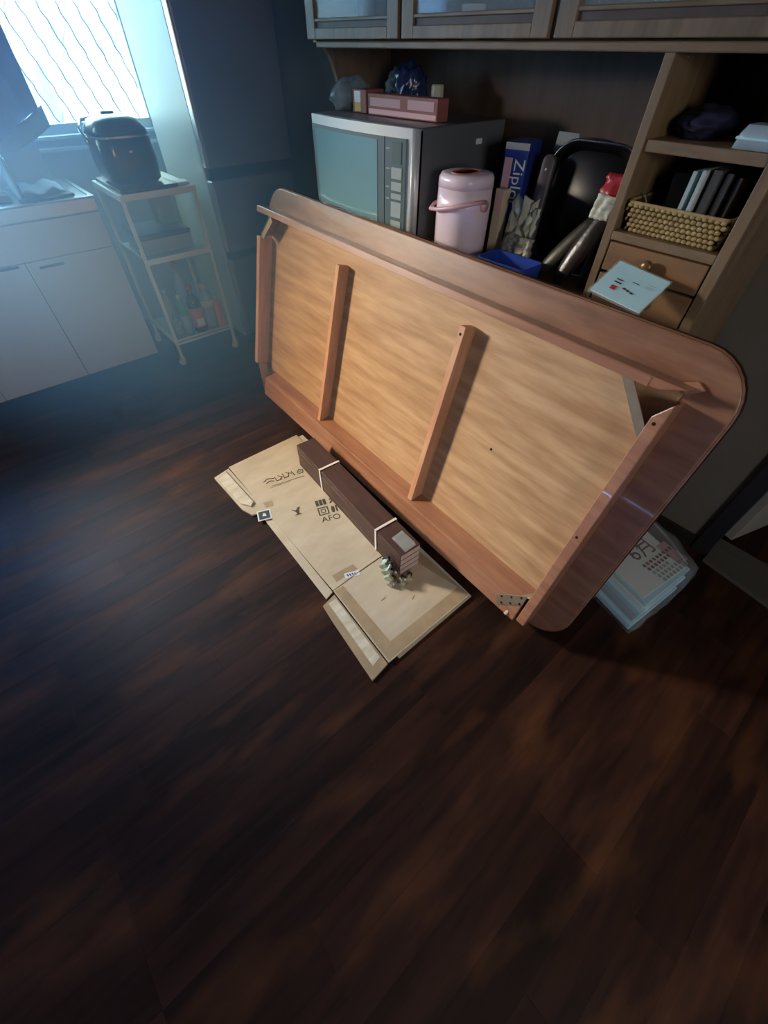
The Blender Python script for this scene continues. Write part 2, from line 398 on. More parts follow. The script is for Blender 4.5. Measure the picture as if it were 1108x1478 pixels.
# added blue scatter volume imitating lens glare by the window, thinning into the room
hz = bpy.data.materials.new('window_glare'); hz.use_nodes = True
hn = hz.node_tree.nodes; hl = hz.node_tree.links; hn.remove(hn['Principled BSDF'])
vs = hn.new('ShaderNodeVolumeScatter'); vs.inputs['Color'].default_value = (0.22, 0.52, 1.0, 1); vs.inputs['Anisotropy'].default_value = 0.0
hg = hn.new('ShaderNodeNewGeometry'); hd_ = hn.new('ShaderNodeVectorMath'); hd_.operation = 'DISTANCE'; hd_.inputs[1].default_value = (0.95, 3.15, 0.75)
hl.new(hg.outputs['Position'], hd_.inputs[0])
hr = hn.new('ShaderNodeMapRange'); hr.interpolation_type = 'SMOOTHSTEP'
hr.inputs['From Min'].default_value = 0.2; hr.inputs['From Max'].default_value = 1.95; hr.inputs['To Min'].default_value = 1.25; hr.inputs['To Max'].default_value = 0.0
hl.new(hd_.outputs['Value'], hr.inputs['Value']); hl.new(hr.outputs[0], vs.inputs['Density'])
hl.new(vs.outputs[0], hn['Material Output'].inputs['Volume'])
struct(put('glare_volume', MB().box((-1.1, 1.15, 0.001), (1.675, WY - 0.002, 2.44)), hz))

# ------------------------------------------------------------------ DINING TABLE TOP (leaning, underside to the camera)
th, yw = R(15), R(2)
hv = Vector((math.cos(yw), -math.sin(yw), 0)); dL = Vector((math.sin(yw), math.cos(yw), 0))
dS = hv * math.sin(th) + Vector((0, 0, math.cos(th))); nN = -hv * math.cos(th) + Vector((0, 0, math.sin(th)))
rotT = Matrix((-dL, dS, nN)).transposed()
tb = thing('dining_table', 'large wooden dining table top leaning on its long edge, unfinished underside facing out', 'table', (0.85, 0.145, 0.006), rotT)
# local: x = -u (u along the length, right end small), y = s up the slope, z = w out of the underside
def U(u): return -u
def oct_rr(u0, u1, s0, s1, r, n=8):
    out = []
    for q, (cu, cs) in enumerate(((u1 - r, s1 - r), (u0 + r, s1 - r), (u0 + r, s0 + r), (u1 - r, s0 + r))):
        for k in range(n + 1):
            a = PI / 2 * (q + k / n); out.append((U(cu + r * math.cos(a)), cs + r * math.sin(a)))
    return out
rings = []
for ins, z in ((0.010, 0.0), (0.004, -0.003), (0.0, -0.009), (0.0, -0.024), (0.004, -0.030), (0.011, -0.033)):
    rings.append([(x, y, z) for x, y in oct_rr(-0.07 + ins, 2.065 - ins, 0.0 + ins, 1.0 - ins, 0.13 - ins)])
top = put('tabletop', MB().loft(rings[:1] + rings, True), M_rim, tb, True)
edge = [[(x, y, z) for x, y in oct_rr(-0.07 + i, 2.065 - i, i, 1.0 - i, 0.13 - i)] for i, z in ((0.006, -0.0015), (-0.0004, -0.009), (-0.0004, -0.024), (0.004, -0.031))]
put('edge_band', MB().loft(edge, False), M_rimedge, top, True)
put('plywood_panel', MB().box((U(2.005), 0.150, 0), (U(0.050), 0.905, 0.003)), M_ply, tb, True)
D = 0.07
def hole(u, s, w, par, r=0.0045, ax=2):
    mx = Matrix.Translation((U(u), s, w))
    if ax == 0: mx = mx @ Matrix.Rotation(PI / 2, 4, 'Y')
    put('screw_hole', MB().lathe([(r, -0.001), (r, 0.0008)], (0, 0, 0), 10, mx), M_hole, par, True)
ap = put('apron', MB().prism([(U(0.085), 0.888), (U(2.03), 0.888), (U(2.03), 0.911), (U(0.03), 0.911)], 0, D, 2, 0.003), M_apron, tb, True)
for u in (1.30, 0.762, 0.118, 1.985): hole(u, 0.90, D, ap)
put('edge_strip', MB().box((U(2.032), 0.886, D - 0.001), (U(0.11), 0.9085, D + 0.0015), 0.001), M_apron, ap, True)
ap = put('apron', MB().prism([(U(0.034), 0.045), (U(0.066), 0.045), (U(0.066), 0.832), (U(0.038), 0.872), (U(0.034), 0.872)], 0, D, 2, 0.003), M_apron, tb, True)
for s in (0.82, 0.455): hole(0.052, s, D, ap)
ap = put('apron', MB().box((U(2.03), 0.170, 0), (U(2.0), 0.79, D), 0.002), M_bar, tb, True)
ap = put('apron', MB().prism([(0.155, 0.0), (0.127, D), (0.030, D), (0.040, 0.0)], U(1.905), U(0.075), 0, 0.003), M_apron, tb, True)
b1 = put('cross_bar', MB().prism([(0.825, 0.0), (0.825, 0.053), (0.130, 0.053), (0.145, 0.0)], U(1.386), U(1.364), 0, 0.0015), M_bar, tb, True)
hole(1.386, 0.79, 0.03, b1, ax=0); hole(1.386, 0.52, 0.03, b1, ax=0)
b2 = put('cross_bar', MB().prism([(0.825, 0.0), (0.825, 0.056), (0.130, 0.056), (0.145, 0.0)], U(0.692), U(0.668), 0, 0.0015), M_bar, tb, True)
hole(0.681, 0.80, 0.056, b2); hole(0.692, 0.52, 0.03, b2, ax=0); hole(0.692, 0.28, 0.03, b2, ax=0); hole(0.45, 0.50, 0.003, tb)
def bracket(c1, c2, w0, w1, holes, label, side=1):
    """folded plate standing across a corner from (u, s) c1 to c2"""
    a, b = Vector((U(c1[0]), c1[1], 0)), Vector((U(c2[0]), c2[1], 0))
    mx = basis(b - a, (0, 0, 1), a); L = (b - a).length
    br = put('corner_bracket', MB().box((0, w0, -0.0015), (L, w1, 0.0015), 0.0008, 1, mx), M_bracket, tb, True)
    br['label'] = label
    for i in range(holes):
        px = L * (0.3 + 0.4 * (i % 2)); py = w0 + (w1 - w0) * (0.28 + 0.42 * (i // 2))
        put('screw', MB().lathe([(0.0055, -0.0035), (0.0055, 0.0035)], (0, 0, 0), 10, mx @ Matrix.Translation((px, py, 0))), M_steel if side > 0 else M_hole, br, True)
    return br, mx, L
br, mx, L = bracket((1.998, 0.80), (1.915, 0.887), 0.002, 0.066, 2, 'steel corner plate, upper left')
put('bracket_flange', MB().box((0, 0.060, 0.0), (L, 0.0635, 0.026), 0.0006, 1, mx), M_bracket, br, True)
br, mx, L = bracket((1.914, 0.048), (1.996, 0.174), 0.002, 0.066, 4, 'steel corner plate with four screws, lower left')
put('bracket_flange', MB().box((0, 0.0, 0.0), (L, 0.003, 0.028), 0.0006, 1, mx), M_bracket, br, True)
br, mx, L = bracket((0.175, 0.887), (0.068, 0.775), 0.002, 0.066, 0, 'steel corner plate, upper right', -1)
put('bracket_flange', MB().box((0.0, 0.0625, -0.022), (L, 0.066, 0.0), 0.0006, 1, mx), M_bracket, br, True)
br, mx, L = bracket((0.068, 0.152), (0.165, 0.085), 0.002, 0.060, 6, 'steel corner plate with screw holes, lower right', -1)
fl = put('bracket_flange', MB().prism([(U(0.166), 0.083), (U(0.074), 0.166), (U(0.074), 0.118), (U(0.150), 0.040)], 0.0705, 0.0725, 2, 0.0006), M_bracket, br, True)
for q in range(6):
    fu, fs = (0.148 - 0.030 * (q % 3), 0.088 + 0.027 * (q % 3)) if q < 3 else (0.138 - 0.027 * (q % 3), 0.064 + 0.026 * (q % 3))
    put('screw_hole', MB().lathe([(0.0045, 0.0), (0.0045, 0.0006)], (U(fu), fs, 0.0727), 10), M_hole, br, True)
put('leg_bolt', MB().lathe([(0.012, 0.0), (0.012, 0.010), (0.006, 0.012), (0.006, 0.05)], (0, 0, 0), 6, Matrix.Translation((U(0.105), 0.075, 0.045)) @ Matrix.Rotation(R(50), 4, 'X')), M_beamend, br, True)
put('corner_block', MB().prism([(U(0.075), 0.905), (U(0.045), 0.888), (U(0.012), 0.912), (U(0.035), 0.925)], 0.0, 0.010, 2, 0.002), M_apron, tb, True)

# ------------------------------------------------------------------ CARDBOARD under the table
cb = thing('cardboard_sheet', 'flattened tan cardboard box with printed marks lying on the floor before the table', 'cardboard', (0.6, 1.0, 0.0))
CX = [0.012]
put('lower_layer', MB().prism([(0.415, 0.394), (0.786, 0.394), (0.84, 1.64), (0.44, 1.64)], 0.0012, 0.006), M_cut, cb)
put('sheet', MB().prism([(0.398, 0.755), (0.780, 0.755), (0.812, 1.655), (0.418, 1.655)], 0.0065, 0.0115, 2, 0.001), M_card, cb)
put('sheet', MB().prism([(0.376, 0.404), (0.781, 0.399), (0.780, 0.753), (0.398, 0.753)], 0.0065, 0.0115, 2, 0.001), M_card, cb)
put('flap', MB().prism([(0.296, 0.394), (0.372, 0.404), (0.392, 0.738), (0.331, 0.726), (0.322, 0.66)], 0.001, 0.0085, 2, 0.001), M_card2, cb)
put('flap_patch', MB().prism([(0.328, 0.43), (0.366, 0.44), (0.386, 0.72), (0.352, 0.72)], 0.0086, 0.0090), M_card3, cb)
put('flap', MB().prism([(0.358, 0.742), (0.394, 0.752), (0.412, 1.27), (0.382, 1.262)], 0.001, 0.007, 2, 0.001), M_card, cb)
put('flap', MB().prism([(0.330, 1.632), (0.413, 1.648), (0.411, 1.275), (0.352, 1.30), (0.334, 1.36)], 0.001, 0.010, 2, 0.001), M_card, cb)
fp = put('flap_patch', MB().prism([(0.335, 1.622), (0.392, 1.635), (0.395, 1.36), (0.372, 1.345), (0.345, 1.39)], 0.0105, 0.018, 2, 0.002), M_card3, cb)
# brown tape border left on the near panel, fold lifts, prints
for poly in ([(0.380, 0.409), (0.778, 0.404), (0.772, 0.452), (0.428, 0.457)], [(0.428, 0.457), (0.380, 0.409), (0.401, 0.745), (0.440, 0.745)], [(0.772, 0.452), (0.778, 0.404), (0.777, 0.74), (0.712, 0.74)]):
    put('tape', MB().prism(poly, 0.0116, 0.0121), M_card2, cb)
put('fold_ridge', MB().tube([(0.398, 0.754, 0.0112), (0.55, 0.757, 0.0125), (0.64, 0.755, 0.0115)], 0.0022, 6), M_card, cb)
put('tape', MB().prism([(0.43, 0.775), (0.53, 0.77), (0.53, 0.80), (0.435, 0.81)], 0.0116, 0.0120), M_card2, cb)
zt = 0.0119
def flat(poly, name='printed_mark', mt=M_ink, z=zt, t=0.0003): return put(name, MB().prism(poly, z, z + t), mt, cb)
lb = put('label_sticker', MB().prism([(0.475, 0.786), (0.530, 0.762), (0.520, 0.740), (0.466, 0.765)], 0.0124, 0.0130), M_white, cb); lb['label'] = 'small white sticker with blue letters'
for k in range(4):
    t = 0.2 + k * 0.17; c = Vector((0.4705 + t * 0.0545, 0.7755 - t * 0.0245))
    put('sticker_letter', MB().box((c.x - 0.003, c.y - 0.006, 0.0130), (c.x + 0.003, c.y + 0.005, 0.0134)), M_navyink, lb)
# square sticker over the flap edge: dark field, pale border, pale mark
c = Vector((0.392, 1.262)); ax = Vector((0.93, -0.36)); ay = Vector((0.36, 0.93))
def sq(h): return [tuple(c + ax * (sx * h) + ay * (sy * h)) for sx, sy in ((-1, -1), (1, -1), (1, 1), (-1, 1))]
stk = put('square_sticker', MB().prism(sq(0.030), 0.0122, 0.0128), M_white, cb); stk['label'] = 'small square sticker, slate with a white border'
put('sticker_field', MB().prism(sq(0.024), 0.0128, 0.0131), M_slate, stk)
put('sticker_mark', MB().prism([tuple(c + ax * a + ay * b) for a, b in ((-0.009, -0.006), (0.009, -0.009), (0.006, 0.009), (-0.003, 0.011))], 0.0131, 0.0134), M_white, stk)
# pale brush-like logo with rules under it
dx = Vector((0.95, -0.33)); dy = Vector((0.33, 0.95)); o = Vector((0.490, 1.435))
def lp(a, b): return tuple(o + dx * a + dy * b)
lg = MB()
for pts in ([(0, 0.012), (0.02, 0.03), (0.05, 0.022)], [(0.01, 0.0), (0.03, 0.012), (0.05, 0.004)], [(0.055, 0.03), (0.062, 0.0), (0.085, 0.004)], [(0.07, 0.035), (0.09, 0.02), (0.08, 0.008)], [(0.095, 0.04), (0.10, 0.006), (0.12, 0.012), (0.125, 0.036)], [(0.11, 0.042), (0.14, 0.026)], [(0.14, 0.04), (0.15, 0.008)], [(0.165, 0.022), (0.175, 0.042), (0.195, 0.034), (0.19, 0.014), (0.172, 0.012), (0.165, 0.022)], [(0.176, 0.026), (0.186, 0.028)]):
    lg.tube([(*lp(a, b), zt) for a, b in pts], 0.0022, 4)
put('printed_logo', lg, M_ink, cb)
lg = MB()
lg.tube([(*lp(0.03, -0.026), zt), (*lp(0.19, -0.012), zt)], 0.0014, 4); lg.tube([(*lp(0.02, -0.036), zt), (*lp(0.12, -0.026), zt)], 0.001, 4)
put('printed_rule', lg, M_inkpale, cb)
flat([(0.425, 1.33), (0.465, 1.318), (0.455, 1.285), (0.42, 1.295)], mt=M_card2)
# bird-like handling mark
o = Vector((0.514, 1.185))
def lp2(a, b): return tuple(o + dx * a + dy * b)
flat([lp2(a, b) for a, b in ((-0.024, 0.022), (-0.004, 0.010), (0.010, 0.026), (0.018, 0.024), (0.010, 0.006), (0.008, -0.012), (0.020, -0.020), (-0.016, -0.020), (-0.002, -0.012), (-0.006, 0.0))])
# four handling symbols and the letters below them
o = Vector((0.606, 1.112)); e1 = Vector((0.93, -0.36)); e2 = Vector((0.36, 0.93))
def lp3(a, b): return tuple(o + e1 * a + e2 * b)
def ring(a, b, h, t):
    for (x0, y0, x1, y1) in ((-h, -h, h, -h + t), (-h, h - t, h, h), (-h, -h + t, -h + t, h - t), (h - t, -h + t, h, h - t)):
        flat([lp3(a + x0, b + y0), lp3(a + x1, b + y0), lp3(a + x1, b + y1), lp3(a + x0, b + y1)])
ring(0, 0, 0.024, 0.006); ring(0, 0, 0.011, 0.004)
for k in range(3): flat([lp3(-0.024 + k * 0.017, 0.036), lp3(-0.010 + k * 0.017, 0.036), lp3(-0.010 + k * 0.017, 0.072), lp3(-0.024 + k * 0.017, 0.072)])
flat([lp3(0.036, 0.038), lp3(0.044, 0.036), lp3(0.066, 0.06), lp3(0.06, 0.068)]); flat([lp3(0.040, 0.066), lp3(0.066, 0.072), lp3(0.066, 0.064), lp3(0.042, 0.058)])
flat([lp3(0.036, -0.02), lp3(0.046, -0.024), lp3(0.052, -0.006), lp3(0.050, 0.014), lp3(0.040, 0.018), lp3(0.035, 0.0)]); flat([lp3(0.056, -0.022), lp3(0.064, -0.02), lp3(0.064, 0.016), lp3(0.056, 0.018)])
tm = text_mesh('AFO', 0.044, basis((*e1, 0), (*e2, 0), (*lp3(0.022, -0.052), zt)))
put('printed_letters', tm, M_ink, cb)
for (x, y, a) in ((0.60, 0.53, 0.3), (0.665, 0.60, 1.2), (0.51, 0.60, 0.1), (0.60, 0.62, 0.6)):
    put('dent', MB().tube([(x, y, 0.0115), (x + 0.02 * math.cos(a), y + 0.02 * math.sin(a), 0.0118)], 0.0018, 5), M_card2 if a > 1 else M_card3, cb)

# ------------------------------------------------------------------ BUNDLE of brown boards with two white straps
bm = thing('board_bundle', 'bundle of dark brown boards with two white straps lying along the table foot', 'timber', (0.636, 0.640, 0.0125), Matrix.Rotation(R(-4.2), 3, 'Z'))
for k in range(4):
    z0 = k * 0.0315
    bd = put('board', MB().box((0.0 + 0.001 * (k % 2), 0.0, z0), (0.098 - 0.001 * (k % 2), 0.80, z0 + 0.0313), 0.0006, 1), M_beam, bm, True)
    put('board_end', MB().box((0.003, -0.0025, z0 + 0.003), (0.095, 0.0005, z0 + 0.028), 0.0008, 1), M_beamend, bd, True)
for y in (0.150, 0.578):
    st = MB()
    st.box((-0.003, y, 0.0), (-0.0005, y + 0.010, 0.129)); st.box((-0.003, y, 0.127), (0.101, y + 0.010, 0.1295)); st.box((0.0985, y, 0.0), (0.101, y + 0.010, 0.129))
    put('strap', st, M_strap, bm, True)
# bolts lying before the bundle's near end, and their small clear packet
pk = thing('hardware_packet', 'small clear plastic packet lying over the near end of the board bundle', 'packet', (0.69, 0.69, 0.139))
P = [[(0.662 + 0.055 * i / 6 + 0.006 * j / 5, 0.640 + 0.085 * j / 5, 0.1400 + 0.004 * abs(noise.noise((i * 0.9, j * 0.8, 5)))) for j in range(6)] for i in range(7)]
put('film', MB().sheet(P, 0.0008), M_film2, pk)
put('seal', MB().box((0.717, 0.650, 0.1402), (0.722, 0.728, 0.1425), 0.0006), M_film, pk)
bolt0 = None
bspots = [(0.622, 0.720, 0), (0.612, 0.692, 0), (0.602, 0.664, 0), (0.592, 0.636, 0), (0.650, 0.604, 0), (0.622, 0.610, 0), (0.618, 0.706, 1), (0.608, 0.678, 1), (0.598, 0.650, 1), (0.612, 0.690, 2), (0.602, 0.662, 2)]
for i, (x, y, lv) in enumerate(bspots):
    M4 = basis((0.88, 0.47, 0.04 * (-1) ** i), (-0.47, 0.88, 0), (x - 0.02, y - 0.012, 0.0245 + lv * 0.024)) @ Matrix.Rotation(PI / 2, 4, 'Y')
    if bolt0 is None:
        r = thing('bolt', 'zinc-plated bolt in the small heap on the cardboard', 'bolt', M4.translation, M4.to_3x3(), 'bolts heaped on the cardboard')
        put('head', MB().lathe([(0.0125, 0.0), (0.0125, 0.010), (0.010, 0.012)], (0, 0, 0), 6), M_bolt, r, True)
        put('shaft', MB().lathe([(0.006, 0.010), (0.006, 0.046)], (0, 0, 0), 8), M_bolt, r, True)
        put('nut', MB().lathe([(0.011, 0.036), (0.011, 0.044)], (0, 0, 0), 6), M_boltdark, r, True)
        bolt0 = r
    else:
        r = bolt0.copy(); COL.objects.link(r); r.matrix_world = M4
        for ch in list(bolt0.children):
            c2 = ch.copy(); COL.objects.link(c2); c2.parent = r

# ------------------------------------------------------------------ BAG OF FLYERS on the floor, right of the table
nb = thing('flyer_bundle', 'clear plastic bag of folded flyers on the floor right of the table', 'bag of papers', (1.3, 0.0, 0.0))
base = [(1.105, -0.067), (1.400, -0.105), (1.47, 0.14), (1.17, 0.19)]
layers = [(0.000, 0.030, M_paperb, 0.00, 0.00), (0.031, 0.055, M_paperg, 0.012, 0.006), (0.056, 0.085, M_paperb, 0.02, -0.002), (0.086, 0.105, M_paperw, 0.03, 0.006), (0.106, 0.128, M_paperb, 0.026, 0.0)]
for i, (z0, z1, mt, sx, sy) in enumerate(layers):
    c = Vector((1.287, 0.04))
    poly = []
    for p in base:
        v = (Vector(p) - c) * (0.97 - 0.02 * i) + c; poly.append((v.x + sx, v.y + sy))
    put('flyer', MB().prism(poly, z0 + 0.002, z1, 2, 0.003), mt, nb)
topz = 0.129
tp = put('flyer', MB().prism([(1.165, -0.035), (1.405, -0.075), (1.46, 0.11), (1.21, 0.165)], topz, topz + 0.004, 2, 0.001), M_paperw, nb)
ex = Vector((0.30, 0.954, 0)); ex = Vector((0.22, 0.975, 0)); ey = Vector((-0.975, 0.22, 0))
ex2 = Vector((0.975, -0.15, 0)); ey2 = Vector((0.15, 0.985, 0))
put('printed_letters', text_mesh('6月', 0.085, basis(ex2, ey2, (1.355, 0.072, topz + 0.0045))), M_brownink, tp)
for k in range(5):
    ln = MB()
    for q in range(9 - (k % 3) * 2):
        ln.box((q * 0.019, 0, 0), (q * 0.019 + 0.012, 0.011, 0.0004), 0, 1, basis(ex2, ey2, (1.285, 0.024 - k * 0.019, topz + 0.0045)))
        ln.box((q * 0.019 + 0.005, -0.002, 0), (q * 0.019 + 0.008, 0.013, 0.0005), 0, 1, basis(ex2, ey2, (1.285, 0.024 - k * 0.019, topz + 0.0045)))
    put('printed_line', ln, M_brownink if k < 2 else M_paperg, tp)
put('printed_block', MB().box((0, 0, 0), (0.05, 0.10, 0.0004), 0, 1, basis(ex2, ey2, (1.395, -0.055, topz + 0.0045))), M_boxpink, tp)
put('printed_letters', text_mesh('カ', 0.034, basis(ex2, ey2, (1.355, 0.09, topz + 0.0045))), M_slate, tp)
rg = []
for (dz, gx, gy) in ((0.0015, 0.008, 0.008), (0.04, 0.016, 0.014), (0.10, 0.012, 0.012), (0.143, -0.004, -0.004), (0.150, -0.03, -0.03)):
    r = []
    for i in range(40):
        t = i / 40 * 4; k = int(t); f = t - k; a = Vector(base[k]); b = Vector(base[(k + 1) % 4]); p = a.lerp(b, f)
        c = Vector((1.287, 0.04)); q = (p - c); q = q * (1 + gx / q.length) + c
        q += Vector((0.010 * noise.noise((i * 0.7, dz * 40, 1)), 0.012 * noise.noise((i * 0.6, dz * 30, 7))))
        if 10 < i < 22: q.x += 0.05 * math.sin((i - 10) / 12 * PI)
        r.append((q.x + dz * 0.18, q.y, dz + 0.008 * noise.noise((i * 0.5, dz * 20, 3)) * (dz > 0.01)))
    rg.append(r)
put('plastic_bag', MB().loft(rg, True), M_film2, nb)
tw = MB().tube([(1.40, -0.07, 0.150), (1.46, 0.02, 0.152), (1.50, 0.10, 0.150), (1.47, 0.17, 0.145)], 0.004, 6)
put('bag_crease', tw, M_film2, nb)

# ------------------------------------------------------------------ REFRIGERATOR
fr = thing('refrigerator', 'tall grey three-door refrigerator in the corner behind the white trolley', 'refrigerator', (1.40, 3.1, 0))
FX0, FX1 = 1.13, 1.655
put('body', MB().box((FX0 + 0.004, 2.815, 0.03), (FX1, 3.40, 1.82), 0.006), M_frs, fr)
for (z0, z1) in ((0.955, 1.82), (0.560, 0.905), (0.06, 0.520)):
    dr = put('door', MB().box((FX0 + 0.006, 2.750, z0), (FX1 - 0.002, 2.808, z1), 0.010, 3), M_fr, fr)
    put('edge_sheen', MB().box((FX0, 2.756, z0 + 0.004), (FX0 + 0.009, 2.802, z1 - 0.004), 0.003, 2), M_frsheen, dr)  # pale strip paints the window's reflection on the rounded door edge
put('gap_liner', MB().box((FX0 + 0.012, 2.775, 0.05), (FX1 - 0.006, 2.812, 1.80)), M_frg, fr)
put('foot_grille', MB().box((FX0 + 0.02, 2.79, 0.0), (FX1 - 0.01, 2.83, 0.055), 0.003), M_frg, fr)

# ------------------------------------------------------------------ TROLLEY
tr = thing('trolley', 'white steel kitchen trolley on casters between the counter and refrigerator', 'trolley', (0.85, 2.98, 0))
TX0, TX1, TY0, TY1 = 0.665, 1.035, 2.77, 3.20
for (x, y) in ((TX0, TY0), (TX1, TY0), (TX0, TY1), (TX1, TY1)):
    lg = put('post', MB().box((x - 0.009, y - 0.009, 0.045), (x + 0.009, y + 0.009, 0.90), 0.003), M_trol, tr)
    cs = put('caster', MB().box((x - 0.014, y - 0.012, 0.032), (x + 0.014, y + 0.012, 0.05), 0.003), M_trol, tr)
    put('wheel', MB().lathe([(0.010, -0.010), (0.0185, -0.009), (0.0185, 0.009), (0.010, 0.010)], (0, 0, 0), 16, Matrix.Translation((x - 0.006, y, 0.0186)) @ Matrix.Rotation(PI / 2, 4, 'X')), M_trol, cs)
put('top_shelf', MB().box((TX0 - 0.012, TY0 - 0.012, 0.872), (TX1 + 0.012, TY1 + 0.012, 0.902), 0.005), M_trol, tr)
sl = put('sliding_tray', MB().box((TX0 + 0.005, TY0 - 0.004, 0.9025), (TX1 - 0.075, TY1 - 0.02, 0.918), 0.004), M_dark, tr)
put('tray_end', MB().box((TX1 - 0.07, TY0 + 0.01, 0.9025), (TX1 - 0.005, TY0 + 0.09, 0.917), 0.006), M_trol, tr)
put('middle_shelf', MB().box((TX0, TY0, 0.592), (TX1, TY1, 0.602), 0.002), M_shelf, tr)
put('shelf_rail', MB().box((TX0 - 0.004, TY0 - 0.010, 0.585), (TX1 + 0.004, TY0, 0.612), 0.002), M_trol, tr)
put('bottom_shelf', MB().box((TX0, TY0, 0.138), (TX1, TY1, 0.146), 0.002), M_shelf, tr)
for z in (0.137, 0.158):
    put('shelf_rail', MB().tube([(TX0, TY0 - 0.006, z), (TX1, TY0 - 0.006, z)], 0.006, 8), M_trol, tr)
    put('shelf_rail', MB().tube([(TX0 - 0.003, TY0, z), (TX0 - 0.003, TY1, z)], 0.005, 8), M_trol, tr)
    put('shelf_rail', MB().tube([(TX1 + 0.003, TY0, z), (TX1 + 0.003, TY1, z)], 0.005, 8), M_trol, tr)
put('side_rail', MB().tube([(TX0, TY0, 0.615), (TX0, TY1, 0.615)], 0.005, 8), M_trol, tr)
# things on the trolley
rc = thing('rice_cooker', 'dark navy rice cooker with domed lid on top of the trolley', 'rice cooker', (0.80, 2.965, 0.9185))
cc = (0.80, 2.965)
put('body', MB().loft([rrect(hx, hy, r, z, cc) for z, hx, hy, r in ((0.9188, 0.105, 0.115, 0.05), (0.935, 0.125, 0.135, 0.06), (1.00, 0.132, 0.142, 0.065), (1.09, 0.128, 0.138, 0.065), (1.105, 0.124, 0.132, 0.065))]), M_cook, rc)
ld = put('lid', MB().loft([rrect(hx, hy, r, z, cc) for z, hx, hy, r in ((1.106, 0.126, 0.136, 0.065), (1.13, 0.122, 0.130, 0.065), (1.158, 0.10, 0.110, 0.06), (1.172, 0.06, 0.07, 0.05), (1.175, 0.02, 0.02, 0.02))]), M_cooktop, rc)
put('latch', MB().box((0.775, 2.838, 1.115), (0.825, 2.862, 1.142), 0.005), M_cook, ld)
put('steam_vent', MB().loft([rrect(0.028, 0.022, 0.012, z, (0.80, 3.0)) for z in (1.165, 1.182)]), M_dark, ld)
put('chrome_band', MB().loft([rrect(hx, hy, 0.066, z, cc) for z, hx, hy in ((1.098, 0.1285, 0.1385), (1.106, 0.1285, 0.1385))], False), M_chrome, rc)
put('carry_handle', MB().tube([(0.668, 2.99, 1.06), (0.655, 3.03, 1.12), (0.69, 3.09, 1.15), (0.80, 3.11, 1.16), (0.91, 3.09, 1.15), (0.945, 3.03, 1.12), (0.932, 2.99, 1.06)], 0.008, 8), M_chrome, rc)
put('logo_mark', MB().box((0.792, 2.822, 1.045), (0.806, 2.825, 1.053)), M_chrome, rc)
bx = thing('storage_box', 'pale storage box with dark lid on the trolley middle shelf', 'box', (0.86, 2.97, 0.603))
put('box_body', MB().box((0.70, 2.86, 0.6025), (0.985, 3.14, 0.675), 0.006), M_shelf, bx)
put('box_lid', MB().box((0.697, 2.857, 0.676), (0.988, 3.143, 0.700), 0.006), M_dark, bx)
cn = tag(put('canister', MB().loft([rrect(hx, 0.06, 0.02, z, (0.93, 3.05)) for z, hx in ((0.7015, 0.05), (0.85, 0.05), (0.86, 0.045))]), M_pale), 'pale upright canister standing on the dark box lid', 'canister')
def bottle(name, label, x, y, r, h, mt, cap, lab=None, labz=(0.2, 0.6), z=0.1468):
    b = thing(name, label, 'bottle', (x, y, z))
    put('body', MB().lathe([(r * 0.92, 0), (r, 0.006), (r, h * 0.62), (r * 0.8, h * 0.74), (r * 0.38, h * 0.84), (r * 0.36, h * 0.92)], (x, y, z), 18), mt, b)
    put('cap', MB().lathe([(r * 0.42, h * 0.92), (r * 0.42, h), (r * 0.36, h * 1.005)], (x, y, z), 14), cap, b)
    if lab:
        lo = put('label', MB().lathe([(r * 1.015, h * labz[0]), (r * 1.015, h * labz[1])], (x, y, z), 18), lab, b)
        return b, lo
    return b, None
b, lo = bottle('sauce_bottle', 'dark soy sauce bottle with an orange label on the trolley bottom shelf', 0.865, 2.84, 0.042, 0.27, M_soy, M_red, M_orange, (0.12, 0.55))
put('label_panel', MB().box((0.838, 2.795, 0.19), (0.885, 2.799, 0.235), 0.001), M_white, lo)
bottle('green_bottle', 'slim teal bottle left of the soy sauce on the trolley', 0.785, 2.835, 0.028, 0.24, M_green, M_white, M_pale, (0.05, 0.5))
bottle('clear_bottle', 'clear round bottle with white label at the right of the trolley shelf', 0.960, 2.87, 0.045, 0.25, M_pale, M_white, M_white, (0.50, 0.64))
bottle('brown_bottle', 'small amber bottle beside the right trolley post', 0.995, 2.81, 0.024, 0.19, M_orange, M_boxy, None)
bottle('tall_bottle', 'tall pale bottle at the back of the trolley bottom shelf', 0.87, 3.00, 0.04, 0.36, M_pale, M_red, None)
bottle('jug_bottle', 'grey squat bottle behind the teal bottle on the trolley', 0.74, 2.95, 0.045, 0.25, M_shelf, M_pale, None)
tag(put('plastic_bag', MB().blob((0.73, 2.86, 0.205), (0.035, 0.045, 0.06), 4, 0.3, 2.2, 3, 0.1468), M_bag), 'small clear bag at the left of the trolley bottom shelf', 'bag')

# ------------------------------------------------------------------ KITCHEN COUNTER
CY = 3.033
kc = thing('sink_cabinet', 'pale laminate sink cabinet with two doors under the kitchen window', 'cabinet', (0.0, 3.3, 0))
put('carcass', MB().box((-1.30, CY + 0.021, 0.0), (0.590, WY - 0.005, 0.806)), M_cab, kc)
put('fascia', MB().box((-1.30, CY, 0.640), (0.592, CY + 0.02, 0.800), 0.002), M_cab, kc)
for x0, x1 in ((-0.30, 0.1475), (0.1515, 0.592)):
    dr = put('door', MB().box((x0, CY, 0.004), (x1, CY + 0.0115, 0.636), 0.002), M_cab, kc)
    hx = (x1 - 0.16, x1 - 0.03) if x0 < 0 else (x0 + 0.05, x0 + 0.17)
    put('finger_pull', MB().box((hx[0], CY - 0.0015, 0.600 if x0 > 0 else 0.622), (hx[1], CY + 0.001, 0.612 if x0 > 0 else 0.634), 0.0005), M_groove, dr)
